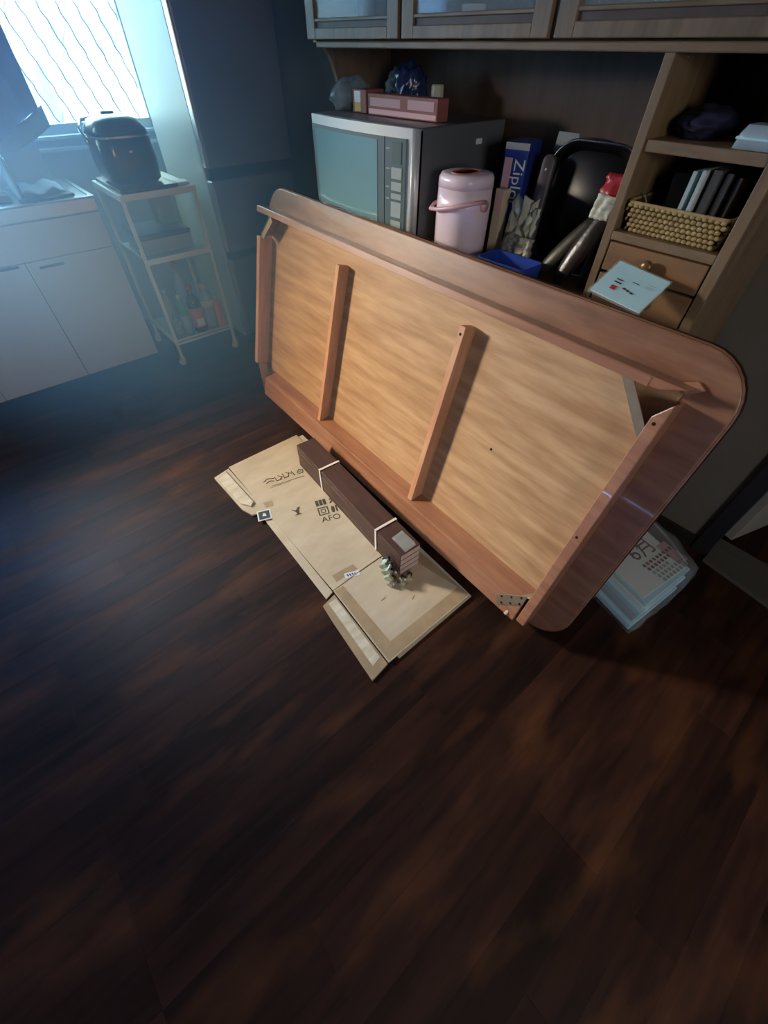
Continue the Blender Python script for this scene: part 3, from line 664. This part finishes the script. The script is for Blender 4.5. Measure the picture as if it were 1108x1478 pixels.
put('door', MB().box((-0.75, CY, 0.004), (-0.303, CY + 0.0115, 0.636), 0.002), M_cab, kc)
put('door', MB().box((-1.30, CY, 0.004), (-0.753, CY + 0.0115, 0.636), 0.002), M_cab, kc)
put('gap_shade', MB().box((-1.29, CY + 0.012, 0.006), (0.588, CY + 0.0212, 0.645)), M_groove, kc)  # dark sheet added behind the doors, puts the gaps' shade into colour
wt = thing('worktop', 'stainless steel sink worktop on the pale cabinet', 'worktop', (0, 3.3, 0.807))
put('slab', MB().box((-1.30, CY - 0.012, 0.807), (0.598, WY - 0.004, 0.866), 0.004), M_inox, wt)
put('raised_edge', MB().box((-1.30, CY - 0.012, 0.866), (0.598, CY + 0.012, 0.872), 0.002), M_inox, wt)
put('raised_edge', MB().box((0.575, CY + 0.012, 0.866), (0.598, WY - 0.004, 0.872), 0.002), M_inox, wt)
tag(put('drip_tray', MB().box((0.27, 3.06, 0.8735), (0.52, 3.09, 0.886), 0.003).box((0.27, 3.06, 0.8735), (0.52, 3.42, 0.879), 0.002), M_dark), 'black tray under the clear dish rack on the worktop', 'tray')
dk = thing('dish_rack', 'clear plastic dish stand holding a cloth on the worktop', 'dish rack', (0.42, 3.25, 0.88))
put('back_panel', MB().box((0.30, 3.36, 0.8795), (0.50, 3.366, 1.03), 0.002), M_tub, dk)
put('side_panel', MB().box((0.285, 3.12, 0.8795), (0.291, 3.37, 1.04), 0.002), M_tub, dk)
put('front_wire', MB().tube([(0.30, 3.12, 0.88), (0.30, 3.12, 1.03), (0.32, 3.36, 1.045)], 0.005, 8), M_chrome, dk)
P = [[(0.30 + 0.20 * i / 10, 3.115 + 0.20 * j / 6, 0.899 + 0.010 * math.sin(i * 1.1) + 0.012 * j / 6 + 0.006 * noise.noise((i * 0.8, j, 2))) for j in range(7)] for i in range(11)]
tag(put('dishcloth', MB().sheet(P, 0.006), M_hem), 'folded pale cloth lying in the clear dish rack', 'cloth')
tag(put('sponge_holder', MB().box((0.16, 3.14, 0.8665), (0.25, 3.22, 0.90), 0.008), M_black), 'black object left of the dish rack at the photo edge', 'holder')
# towel hanging in front of the window
tl = thing('hanging_towel', 'blue towel with pale hem hanging in front of the window at left', 'towel', (0.35, 3.50, 1.06))
def tz(u): return 1.00 + 0.12 * u
P = []
for i in range(15):
    u = i / 14; row = []
    for j in range(9):
        v = j / 8; zb = 1.015 + 0.16 * u ** 1.2; z = zb + (2.0 - zb) * v
        row.append((0.22 + 0.378 * u, 3.50 + 0.018 * math.sin(u * 17) * (0.4 + v * 0.6) - 0.03 * (1 - v), z))
    P.append(row)
put('towel', MB().sheet(P, 0.004), M_cloth, tl)
P = []
for i in range(15):
    u = i / 14; row = []
    for j in range(4):
        v = j / 3; zb = 0.945 + 0.158 * u ** 1.1; zt2 = 1.024 + 0.16 * u ** 1.2; z = zb + (zt2 - zb) * v
        row.append((0.22 + 0.398 * u, 3.452 + 0.012 * math.sin(u * 15) + 0.01 * v, z))
    P.append(row)
put('hem', MB().sheet(P, 0.006), M_hem, tl)
put('rod', MB().tube([(-0.43, 3.52, 2.0), (1.27, 3.52, 2.0)], 0.008, 8), M_alu, tl)

# ------------------------------------------------------------------ HUTCH
HX, HB = 1.30, 1.66
hu = thing('hutch', 'wide brown wooden kitchen hutch with glazed upper doors along the right wall', 'hutch', (1.45, 1.1, 0))
put('back_panel', MB().box((HB, 0.295, 0.0), (HB + 0.016, 1.905, 2.10)), M_cab_d, hu)
put('side_panel', MB().box((HX, 0.292, 0.0), (HB, 0.318, 2.10), 0.002), M_cab_v, hu)
cv = [(HX, 2.10), (HX, 1.405)] + [(HX + 0.10 * math.sin(a * PI / 2 / 8), 1.405 - 0.19 * (1 - math.cos(a * PI / 2 / 8))) for a in range(1, 9)] + [(HX + 0.12, 0.88), (HB, 0.88), (HB, 2.10)]
put('side_panel', MB().prism(cv, 1.888, 1.908, 1), M_cab_v, hu)
put('partition', MB().box((HX, 0.580, 0.88), (HB, 0.603, 1.395), 0.002), M_cab_v, hu)
put('shelf', MB().box((HX + 0.005, 0.3185, 1.235), (HB, 0.5795, 1.257), 0.002), M_cab_w, hu)
put('rail', MB().box((HX, 0.3185, 1.056), (HB, 0.5795, 1.076), 0.002), M_cab_w, hu)
for z0, z1 in ((0.984, 1.052), (0.900, 0.978)):
    dr = put('drawer', MB().box((HX + 0.001, 0.3225, z0), (HX + 0.02, 0.5955 if False else 0.5765, z1), 0.003), M_cab_dr, hu)
    kz = (z0 + z1) / 2 + 0.004
    put('knob', MB().lathe([(0.006, 0), (0.006, 0.010), (0.015, 0.014), (0.016, 0.022), (0.010, 0.027), (0.002, 0.028)], (0, 0, 0), 16, Matrix.Translation((HX + 0.001, 0.455, kz)) @ Matrix.Rotation(-PI / 2, 4, 'Y')), M_knob, dr)
put('counter', MB().box((1.19, 0.30, 0.85), (HB, 0.579, 0.88), 0.004).box((1.19, 0.579, 0.85), (HB, 1.908, 0.88), 0.004), M_cab_w, hu)
put('base', MB().box((1.21, 0.319, 0.0), (HB, 1.90, 0.849)), M_cab_d, hu)
put('lower_rail', MB().box((HX - 0.004, 0.319, 1.392), (HX + 0.03, 1.887, 1.408), 0.003), M_cab_w, hu)
put('cabinet_floor', MB().box((HX + 0.03, 0.319, 1.394), (HB, 1.887, 1.410)), M_cab_w, hu)
put('cabinet_roof', MB().box((HX, 0.319, 2.08), (HB, 1.887, 2.10)), M_cab_w, hu)
put('cabinet_shelf', MB().box((HX + 0.04, 0.319, 1.70), (HB, 1.887, 1.715)), M_cab_w, hu)
def cdoor(y0, y1):
    z0, z1 = 1.412, 2.075; st = 0.050; x0, x1 = HX - 0.022, HX - 0.001
    d = put('door', MB().box((x0, y0, z0), (x1, y0 + st, z1), 0.002).box((x0, y1 - st, z0), (x1, y1, z1), 0.002).box((x0, y0 + st, z0), (x1, y1 - st, z0 + 0.026), 0.002).box((x0, y0 + st, z1 - 0.05), (x1, y1 - st, z1), 0.002), M_cab_v, hu)
    put('bottom_panel', MB().box((x0 + 0.008, y0 + st, z0 + 0.026), (x1, y1 - st, z0 + 0.040)), M_cab_d, d)
    put('bead', MB().box((x0 + 0.001, y0 + st, z0 + 0.040), (x1, y1 - st, z0 + 0.048), 0.002), M_cab_w, d)
    put('glass_pane', MB().box((x0 + 0.009, y0 + st, z0 + 0.048), (x0 + 0.012, y1 - st, z1 - 0.05)), M_cabglass, d)
for a in ((1.424, 1.912), (0.890, 1.408), (0.300, 0.872)): cdoor(*a)
def dish(name, label, prof, x, y, z, mt, cat, group=None):
    return tag(put(name, MB().lathe(prof, (x, y, z), 20), mt), label, cat, group)
dish('cup', 'white cup behind the glass of the middle upper door', [(0.02, 0), (0.03, 0.01), (0.036, 0.065), (0.033, 0.066), (0.027, 0.012)], 1.38, 1.22, 1.4105, M_plate, 'cup')
dish('bowl', 'pale bowl beside the white cup behind the middle glass door', [(0.025, 0), (0.045, 0.02), (0.06, 0.05), (0.056, 0.05), (0.04, 0.022)], 1.40, 1.08, 1.4105, M_plate, 'bowl')
dish('tumbler', 'glass tumbler behind the left upper glass door', [(0.028, 0), (0.034, 0.10), (0.031, 0.10), (0.026, 0.006)], 1.40, 1.72, 1.4105, M_tub, 'glass')
dish('glass_jar', 'glass jar right of the tumbler behind the left upper door', [(0.04, 0), (0.04, 0.09), (0.03, 0.11), (0.03, 0.12)], 1.42, 1.58, 1.4105, M_tub, 'jar')

# ------------------------------------------------------------------ MICROWAVE and what lies on it
mw = thing('microwave', 'large silver grey microwave oven on the hutch counter', 'microwave', (1.42, 1.55, 0.8805))
put('case', MB().box((1.225, 1.252, 0.892), (1.652, 1.846, 1.228), 0.006), M_mw, mw)
for x, y in ((1.25, 1.28), (1.25, 1.82), (1.62, 1.28), (1.62, 1.82)):
    put('foot', MB().lathe([(0.014, 0), (0.014, 0.012)], (x, y, 0.8805), 12), M_black, mw)
def bow(y): return 1.222 - 0.024 * (1 - ((y - 1.549) / 0.30) ** 2)
def bowed(y0, y1, z0, z1, d, th_=0.01, n=8):
    ys = [y0 + (y1 - y0) * k / n for k in range(n + 1)]
    return MB().prism([(bow(y) - d, y) for y in ys] + [(bow(y) - d + th_, y) for y in ys[::-1]], z0, z1, 2)
put('front_frame', bowed(1.254, 1.846, 0.894, 1.226, 0.0, 0.03), M_mwf, mw)
dr = put('oven_door', bowed(1.392, 1.838, 0.900, 1.200, 0.006, 0.02), M_mwp, mw)
put('door_window', bowed(1.425, 1.812, 0.925, 1.190, 0.0075, 0.004), M_mww, dr)
put('door_trim', bowed(1.44, 1.78, 0.940, 0.944, 0.0085, 0.003), M_mwb, dr)
cp = put('control_panel', bowed(1.296, 1.388, 0.900, 1.200, 0.006, 0.02), M_mwp, mw)
put('display', bowed(1.313, 1.352, 1.135, 1.190, 0.0085, 0.004), M_lcd, cp)
for z0, z1 in ((1.095, 1.125), (1.062, 1.086), (1.038, 1.054), (0.985, 1.030), (0.935, 0.975)):
    put('button_row', bowed(1.310, 1.356, z0, z1, 0.0082, 0.004), M_mwb, cp)
for k, z in enumerate((1.170, 1.118, 1.068, 1.035)):
    put('printed_mark', bowed(1.366, 1.382, z, z + 0.004, 0.0068, 0.002, 2), M_mwb, cp)
put('side_post', MB().loft([[(1.225 + 0.018 * math.cos(a) * -1 + 0.002, 1.270 - 0.018 * math.sin(a), z) for a in [PI / 2 * k / 6 for k in range(7)]] + [(1.24, 1.252, z), (1.24, 1.285, z)] for z in (0.894, 1.226)]), M_mwf, mw)
put('rating_label', MB().box((1.50, 1.2495, 1.17), (1.53, 1.2515, 1.185)), M_white, mw)
# on top
wb = thing('wrap_box', 'long red and pink kitchen wrap box on the microwave', 'box', (1.36, 1.45, 1.229))
M4 = basis((0.05, -1, 0), (1, 0.05, 0), (1.335, 1.640, 1.2295))
put('carton', MB().box((0, 0, 0), (0.335, 0.055, 0.056), 0.002, 2, M4), M_boxr, wb)
put('printed_panel', MB().box((0.012, -0.001, 0.024), (0.165, 0.001, 0.046), 0, 1, M4), M_boxpink, wb)
put('printed_panel', MB().box((0.200, -0.001, 0.024), (0.320, 0.001, 0.048), 0, 1, M4), M_boxpink, wb)
put('printed_band', MB().box((0.004, -0.001, 0.004), (0.330, 0.001, 0.017), 0, 1, M4), M_potr, wb)
put('end_panel', MB().box((-0.001, 0.006, 0.004), (0.001, 0.05, 0.052), 0, 1, M4), M_white, wb)
wb2 = thing('small_wrap_box', 'short red box with a white and yellow end left of the wrap box', 'box', (1.36, 1.72, 1.229))
M4 = basis((0.05, -1, 0), (1, 0.05, 0), (1.345, 1.745, 1.2295))
put('carton', MB().box((0, 0, 0), (0.075, 0.09, 0.062), 0.002, 2, M4), M_boxr, wb2)
put('printed_panel', MB().box((0.012, -0.001, 0.004), (0.046, 0.001, 0.028), 0, 1, M4), M_boxy, wb2)
put('printed_panel', MB().box((0.012, -0.001, 0.028), (0.046, 0.001, 0.058), 0, 1, M4), M_white, wb2)
tag(put('clear_bag', MB().blob((1.40, 1.82, 1.268), (0.09, 0.058, 0.052), 2, 0.22, 2.0, 3, 1.2295), M_bag), 'crumpled clear plastic bag at the left end of the microwave top', 'bag')
tag(put('pink_tinted_bag', MB().blob((1.51, 1.675, 1.285), (0.05, 0.05, 0.055), 5, 0.25, 2.4, 3, 1.2295), M_bag), 'clear bag behind the short red box on the microwave', 'bag')
tag(put('blue_bag', MB().blob((1.47, 1.56, 1.292), (0.055, 0.055, 0.066), 3, 0.35, 2.6, 3, 1.2295), M_bagblue), 'crumpled dark blue plastic bag behind the wrap box', 'bag')
dish('jar_lid', 'small pale jar right of the blue bag on the microwave', [(0.022, 0), (0.022, 0.075), (0.019, 0.08)], 1.50, 1.455, 1.2295, M_snack, 'jar')

# ------------------------------------------------------------------ AIR POT
ap_ = thing('air_pot', 'pale pink insulated pot with handle before the microwave side', 'pot', (1.29, 1.095, 0.8805))
pc = (1.29, 1.095)
put('body', MB().loft([rrect(h, h, r, z, pc, 6) for z, h, r in ((0.8808, 0.076, 0.07), (0.888, 0.081, 0.07), (1.05, 0.083, 0.07), (1.10, 0.082, 0.07))]), M_pot, ap_)
ld = put('lid', MB().loft([rrect(h, h, r, z, pc, 6) for z, h, r in ((1.1005, 0.083, 0.07), (1.124, 0.082, 0.07), (1.134, 0.076, 0.065), (1.136, 0.066, 0.06))]), M_pot, ap_)
put('push_plate', MB().loft([rrect(h, h * 0.62, r, z, (1.285, 1.092), 6) for z, h, r in ((1.1355, 0.056, 0.03), (1.1385, 0.054, 0.03), (1.1385, 0.046, 0.028), (1.136, 0.044, 0.027))]), M_pottop, ld)
hp = [(1.29, 1.184, 1.055), (1.245, 1.186, 1.045), (1.208, 1.166, 1.040), (1.195, 1.12, 1.046), (1.196, 1.06, 1.060), (1.210, 1.020, 1.070), (1.245, 1.006, 1.074), (1.29, 1.006, 1.070)]
put('bail_handle', MB().tube(hp, 0.006, 8), M_potr, ap_)
for y in (1.180, 1.010): put('pivot', MB().lathe([(0.016, -0.006), (0.016, 0.006)], (0, 0, 0), 14, Matrix.Translation((1.29, y, 1.06)) @ Matrix.Rotation(PI / 2, 4, 'X')), M_potr, ap_)

# ------------------------------------------------------------------ CLUTTER on the counter between the pot and the open shelves
zb = thing('freezer_bag_box', 'upright blue box of zipper bags right of the microwave', 'box', (1.50, 1.02, 0.88))
M4 = basis((0.28, -0.96, 0.0), (0.0, 0.0, 1.0), (1.44, 1.075, 0.8805))
put('carton', MB().box((0, 0, -0.12), (0.078, 0.318, 0.0), 0.002, 2, M4), M_blue, zb)
put('printed_letters', text_mesh('Ziploc', 0.050, M4 @ Matrix.Translation((0.054, 0.215, 0.0006)) @ Matrix.Rotation(-PI / 2, 4, 'Z')), M_white, zb)
put('printed_panel', MB().box((0.004, 0.20, -0.001), (0.030, 0.28, 0.0008), 0, 1, M4), M_boxpink, zb)
put('printed_band', MB().box((0.0, 0.300, -0.001), (0.078, 0.317, 0.0008), 0, 1, M4), M_shelf, zb)
put('small_print', MB().box((0.030, 0.09, -0.001), (0.036, 0.19, 0.0008), 0, 1, M4), M_mwb, zb)
cz = thing('small_carton', 'narrow pale carton before the blue bag box', 'box', (1.40, 1.05, 0.88))
put('carton', MB().box((1.385, 1.01, 0.8805), (1.42, 1.045, 1.09), 0.002), M_card, cz)
put('printed_panel', MB().box((1.3845, 1.014, 1.03), (1.386, 1.041, 1.075)), M_boxpink, cz)
ty = thing('round_tray', 'black tray with thin shiny rim standing on edge against the hutch back', 'tray', (1.56, 0.78, 0.8805))
M4 = basis((0, -1, 0), (0.12, 0, 0.99), (1.50, 0.955, 0.8835))
def tray_ring(ins, z): return [(p[0] + 0.15, p[1] + 0.166, z) for p in rrect(0.148 - ins, 0.166 - ins, 0.085, 0, (0, 0), 8)]
put('dish', MB().loft([tray_ring(0.0, 0.012), tray_ring(0.02, 0.0), tray_ring(0.022, 0.003), tray_ring(0.002, 0.015)], False, M4).loft([tray_ring(0.02, 0.0), tray_ring(0.022, 0.003)], True, M4), M_black, ty)
rp = tray_ring(0.0, 0.014); put('rim', MB().tube(rp + [rp[0]], 0.0035, 6, M4), M_chrome, ty)
hd = thing('handset', 'dark grey oblong handset leaning in front of the black tray', 'handset', (1.49, 0.92, 0.88))
M4 = basis((0.0, -1, 0), (0.10, 0.0, 0.995), (1.46, 0.935, 0.8805))
put('shell', MB().loft([[(p[0], p[1] + 0.15, z) for p in rrect(h, 0.148, 0.02, 0)] for h, z in ((0.018, -0.01), (0.022, -0.005), (0.022, 0.006), (0.017, 0.010))], True, M4), M_handset, hd)
put('light', MB().lathe([(0.003, 0.0), (0.003, 0.0115)], (0, 0.262, 0), 10, M4), M_white, hd)
tag(put('paper_slip', MB().box((0, 0, 0), (0.075, 0.05, 0.004), 0.001, 1, basis((0, -1, 0), (0.15, 0, 0.98), (1.585, 0.99, 1.170)) ).box((0, 0, 0), (0.06, 0.292, 0.003), 0, 1, basis((0, -1, 0), (0.15, 0, 0.98), (1.545, 0.98, 0.8805))), M_paperg), 'grey paper slip standing behind the tray top', 'paper')
sn = thing('snack_pack', 'crumpled torn cream snack packet in front of the tray', 'packet', (1.38, 0.90, 0.88))
def crumple(x, y0, y1, z0, z1, seed, amp=0.014, n=9, lean=0.02, jag=0.0):
    return [[(x + amp * noise.noise((i * 0.9 + seed, j * 0.9, seed)) + lean * j / (n - 1), y0 + (y1 - y0) * i / (n - 1) + amp * 0.5 * noise.noise((i, j, seed + 4)), z0 + (z1 - z0) * j / (n - 1) + (jag * abs(noise.noise((i * 1.7, seed, 3))) if j == n - 1 else 0)) for j in range(n)] for i in range(n)]
put('wrapper', MB().sheet(crumple(1.375, 0.975, 0.885, 0.915, 1.065, 3, 0.03, jag=0.04), 0.004), M_snack, sn)
put('printed_front', MB().sheet(crumple(1.355, 0.965, 0.850, 0.8815, 0.985, 8, 0.02), 0.012), M_snack2, sn)
put('torn_flap', MB().sheet(crumple(1.38, 0.905, 0.870, 0.985, 1.06, 12, 0.02), 0.003), M_snack, sn)
bb = thing('blue_basket', 'bright blue plastic bin on the counter behind the table edge', 'bin', (1.29, 0.88, 0.88))
put('walls', MB().loft([rrect(hx, hy, 0.015, z, (1.270, 0.86)) for z, hx, hy in ((0.8808, 0.050, 0.085), (0.948, 0.055, 0.092), (0.948, 0.051, 0.088), (0.884, 0.046, 0.081))]), M_bluebox, bb)
for i, (a, b, r, mt, nm, lbl) in enumerate((((1.36, 0.80, 0.90), (1.42, 0.695, 1.07), 0.030, M_pkg2, 'long_packet', 'long olive packet leaning right of the snack packet'),
        ((1.345, 0.72, 0.90), (1.40, 0.655, 1.10), 0.032, M_pkg, 'brown_packet', 'shiny brown packet leaning against the open shelf partition'),
        ((1.40, 0.66, 0.89), (1.44, 0.635, 1.12), 0.030, M_blackm, 'dark_packet', 'dark packet standing behind the shiny brown packet'))):
    a, b = Vector(a), Vector(b); rings = []
    for k in range(9):
        t = k / 8; c = a.lerp(b, t); rr = r * (0.5 + 0.5 * math.sin(PI * min(1, max(0, t * 0.9 + 0.07))))
        rings.append([c + Vector((0.45 * math.cos(q * PI / 6), math.sin(q * PI / 6), 0)) * rr * (1 + 0.2 * noise.noise((q, k, i))) for q in range(12)])
    tag(put(nm, MB().loft(rings), mt), lbl, 'packet')
rp = thing('red_packet', 'red and white plastic packet at the top of the leaning packets', 'packet', (1.42, 0.67, 1.05))
put('wrapper', MB().sheet(crumple(1.392, 0.700, 0.612, 1.10, 1.170, 21, 0.02, lean=0.03), 0.016), M_pkgred, rp)
put('printed_panel', MB().sheet(crumple(1.366, 0.690, 0.632, 1.075, 1.128, 22, 0.012), 0.006), M_snack, rp)
# ------------------------------------------------------------------ RIGHT OPEN SHELVES
tag(put('navy_cloth', MB().blob((1.43, 0.505, 1.282), (0.085, 0.058, 0.028), 6, 0.3, 2.0, 3, 1.2575), M_navy), 'folded navy cloth on the upper open shelf', 'cloth')
tb2 = thing('plastic_tub', 'clear plastic tub at the right of the upper open shelf', 'tub', (1.345, 0.365, 1.2575))
put('tub_body', MB().loft([rrect(hx, hy, 0.012, z, (1.352, 0.362)) for z, hx, hy in ((1.2578, 0.042, 0.040), (1.282, 0.040, 0.036), (1.295, 0.034, 0.030))]), M_tub, tb2)
put('tub_rim', MB().loft([rrect(hx, hy, 0.012, z, (1.352, 0.362)) for z, hx, hy in ((1.2725, 0.0425, 0.0405), (1.2765, 0.0425, 0.0405))]), M_paperb, tb2)
tag(put('grey_bag', MB().blob((1.535, 0.380, 1.325), (0.085, 0.050, 0.066), 11, 0.25, 1.6, 3, 1.2575), M_greybag), 'grey fabric pouch behind the clear tub on the upper shelf', 'bag')
bk = thing('woven_basket', 'woven straw basket on the lower open shelf', 'basket', (1.44, 0.45, 1.0765))
put('lining', MB().loft([rrect(hx, hy, 0.02, z, (1.43, 0.452)) for z, hx, hy in ((1.0768, 0.105, 0.110), (1.137, 0.118, 0.122), (1.137, 0.110, 0.114), (1.084, 0.098, 0.104))]), M_wickerd, bk)
wv = MB(); seg = bmesh.new(); bmesh.ops.create_icosphere(seg, subdivisions=1, radius=1); sme = bpy.data.meshes.new('bead'); seg.to_mesh(sme); seg.free()
rows = 6
for j in range(rows):
    z = 1.0815 + j * 0.0105; f = j / (rows - 1); hx, hy = 0.107 + 0.012 * f, 0.112 + 0.012 * f
    n_ = 17
    for k in range(n_):
        y = 0.452 - hy + 0.006 + (2 * hy - 0.012) * (k + 0.5 * (j % 2)) / n_
        cpy = sme.copy(); cpy.transform(Matrix.Translation((1.43 - hx, y, z)) @ Matrix.Diagonal((0.0045, 0.0075, 0.0058, 1))); wv.b.from_mesh(cpy); bpy.data.meshes.remove(cpy)
    for k in range(12):
        x = 1.43 - hx + 0.01 + (2 * hx - 0.02) * (k + 0.5 * (j % 2)) / 12
        for sgn in (1, -1):
            cpy = sme.copy(); cpy.transform(Matrix.Translation((x, 0.452 + sgn * (hy - 0.001), z)) @ Matrix.Diagonal((0.009, 0.004, 0.0058, 1))); wv.b.from_mesh(cpy); bpy.data.meshes.remove(cpy)
o = put('weave', wv, M_wicker, bk, smooth=True); o['kind'] = 'stuff'
rim = [(p[0], p[1], 1.1385) for p in rrect(0.118, 0.1225, 0.02, 0, (1.43, 0.452))]
put('rim', MB().tube(rim + [rim[0]], 0.0045, 6), M_wicker, bk)
for i, (y, x, h, t, mt, lbl) in enumerate(((0.452, 1.40, 0.125, 0.012, M_file[0], 'teal glossy booklet standing in the basket'), (0.432, 1.39, 0.130, 0.010, M_file[1], 'white booklet right of the teal one in the basket'),
        (0.410, 1.40, 0.132, 0.020, M_file[2], 'thick grey book in the basket'), (0.388, 1.41, 0.128, 0.016, M_file[3], 'dark book right of the thick grey book'), (0.370, 1.42, 0.122, 0.012, M_file[4], 'brown book at the right end of the basket'))):
    b = thing('book', lbl, 'book', (x, y, 1.0845), Matrix.Rotation(R(-4 + 2 * i), 3, 'Z'), None)
    put('cover', MB().box((-0.06, -t / 2, 0.0), (0.07, t / 2, h), 0.0015, 1), mt, b, True)
    put('pages', MB().box((-0.0615, -t / 2 + 0.0015, 0.002), (0.068, t / 2 - 0.0015, h + 0.0006), 0, 1), (M_paperg if i < 2 else M_file[2]), b, True)
tag(put('envelope', MB().box((0, 0, 0), (0.05, 0.11, 0.003), 0.0008, 1, basis((0.5, -0.8, 0), (0.1, 0.35, 0.93), (1.39, 0.512, 1.0852))), M_file[4]), 'brown envelope leaning left of the teal booklet in the basket', 'envelope')
tag(put('scissors_handle', MB().tube([(1.38, 0.535, 1.086), (1.375, 0.552, 1.125), (1.37, 0.560, 1.15)], 0.003, 6), M_chrome), 'thin metal stick at the left of the basket', 'stick')

# ------------------------------------------------------------------ packet of leaflets on the table's upper edge
fp = thing('leaflet_pack', 'pale blue leaflets in a clear sleeve resting on the table top edge by the drawer', 'leaflets', (1.16, 0.45, 0.975))
pA, pB, pC, pD = Vector((1.157, 0.522, 0.981)), Vector((1.262, 0.545, 1.028)), Vector((1.262, 0.392, 1.014)), Vector((1.157, 0.382, 0.966))
M4 = basis(pD - pA, pB - pA, pA)
lw, lh = (pD - pA).length, (pB - pA).length
put('leaflet', MB().box((0.002, 0.002, -0.006), (lw, lh, -0.003), 0.0005, 1, M4), M_paperw, fp)
put('leaflet', MB().box((0, 0, -0.0025), (lw - 0.001, lh, 0.0), 0.0005, 1, M4), M_paperb, fp)
lf = put('sleeve', MB().box((-0.004, -0.003, -0.0075), (lw + 0.003, lh + 0.003, 0.0012), 0.001, 1, M4), M_film, fp)
put('red_stamp', MB().box((0.036, 0.026, 0.0013), (0.050, 0.040, 0.0017), 0, 1, M4), M_red, lf)
for (x0, y0, x1, y1) in ((0.032, 0.05, 0.052, 0.054), (0.032, 0.06, 0.05, 0.063), (0.064, 0.040, 0.072, 0.045), (0.075, 0.038, 0.083, 0.043), (0.086, 0.036, 0.094, 0.041), (0.105, 0.075, 0.125, 0.077), (0.105, 0.068, 0.122, 0.070), (0.105, 0.082, 0.126, 0.084), (0.07, 0.07, 0.09, 0.072)):
    put('printed_line', MB().box((x0, y0, 0.0013), (x1, y1, 0.0016), 0, 1, M4), M_paperg if x0 > 0.1 else M_slate, lf)
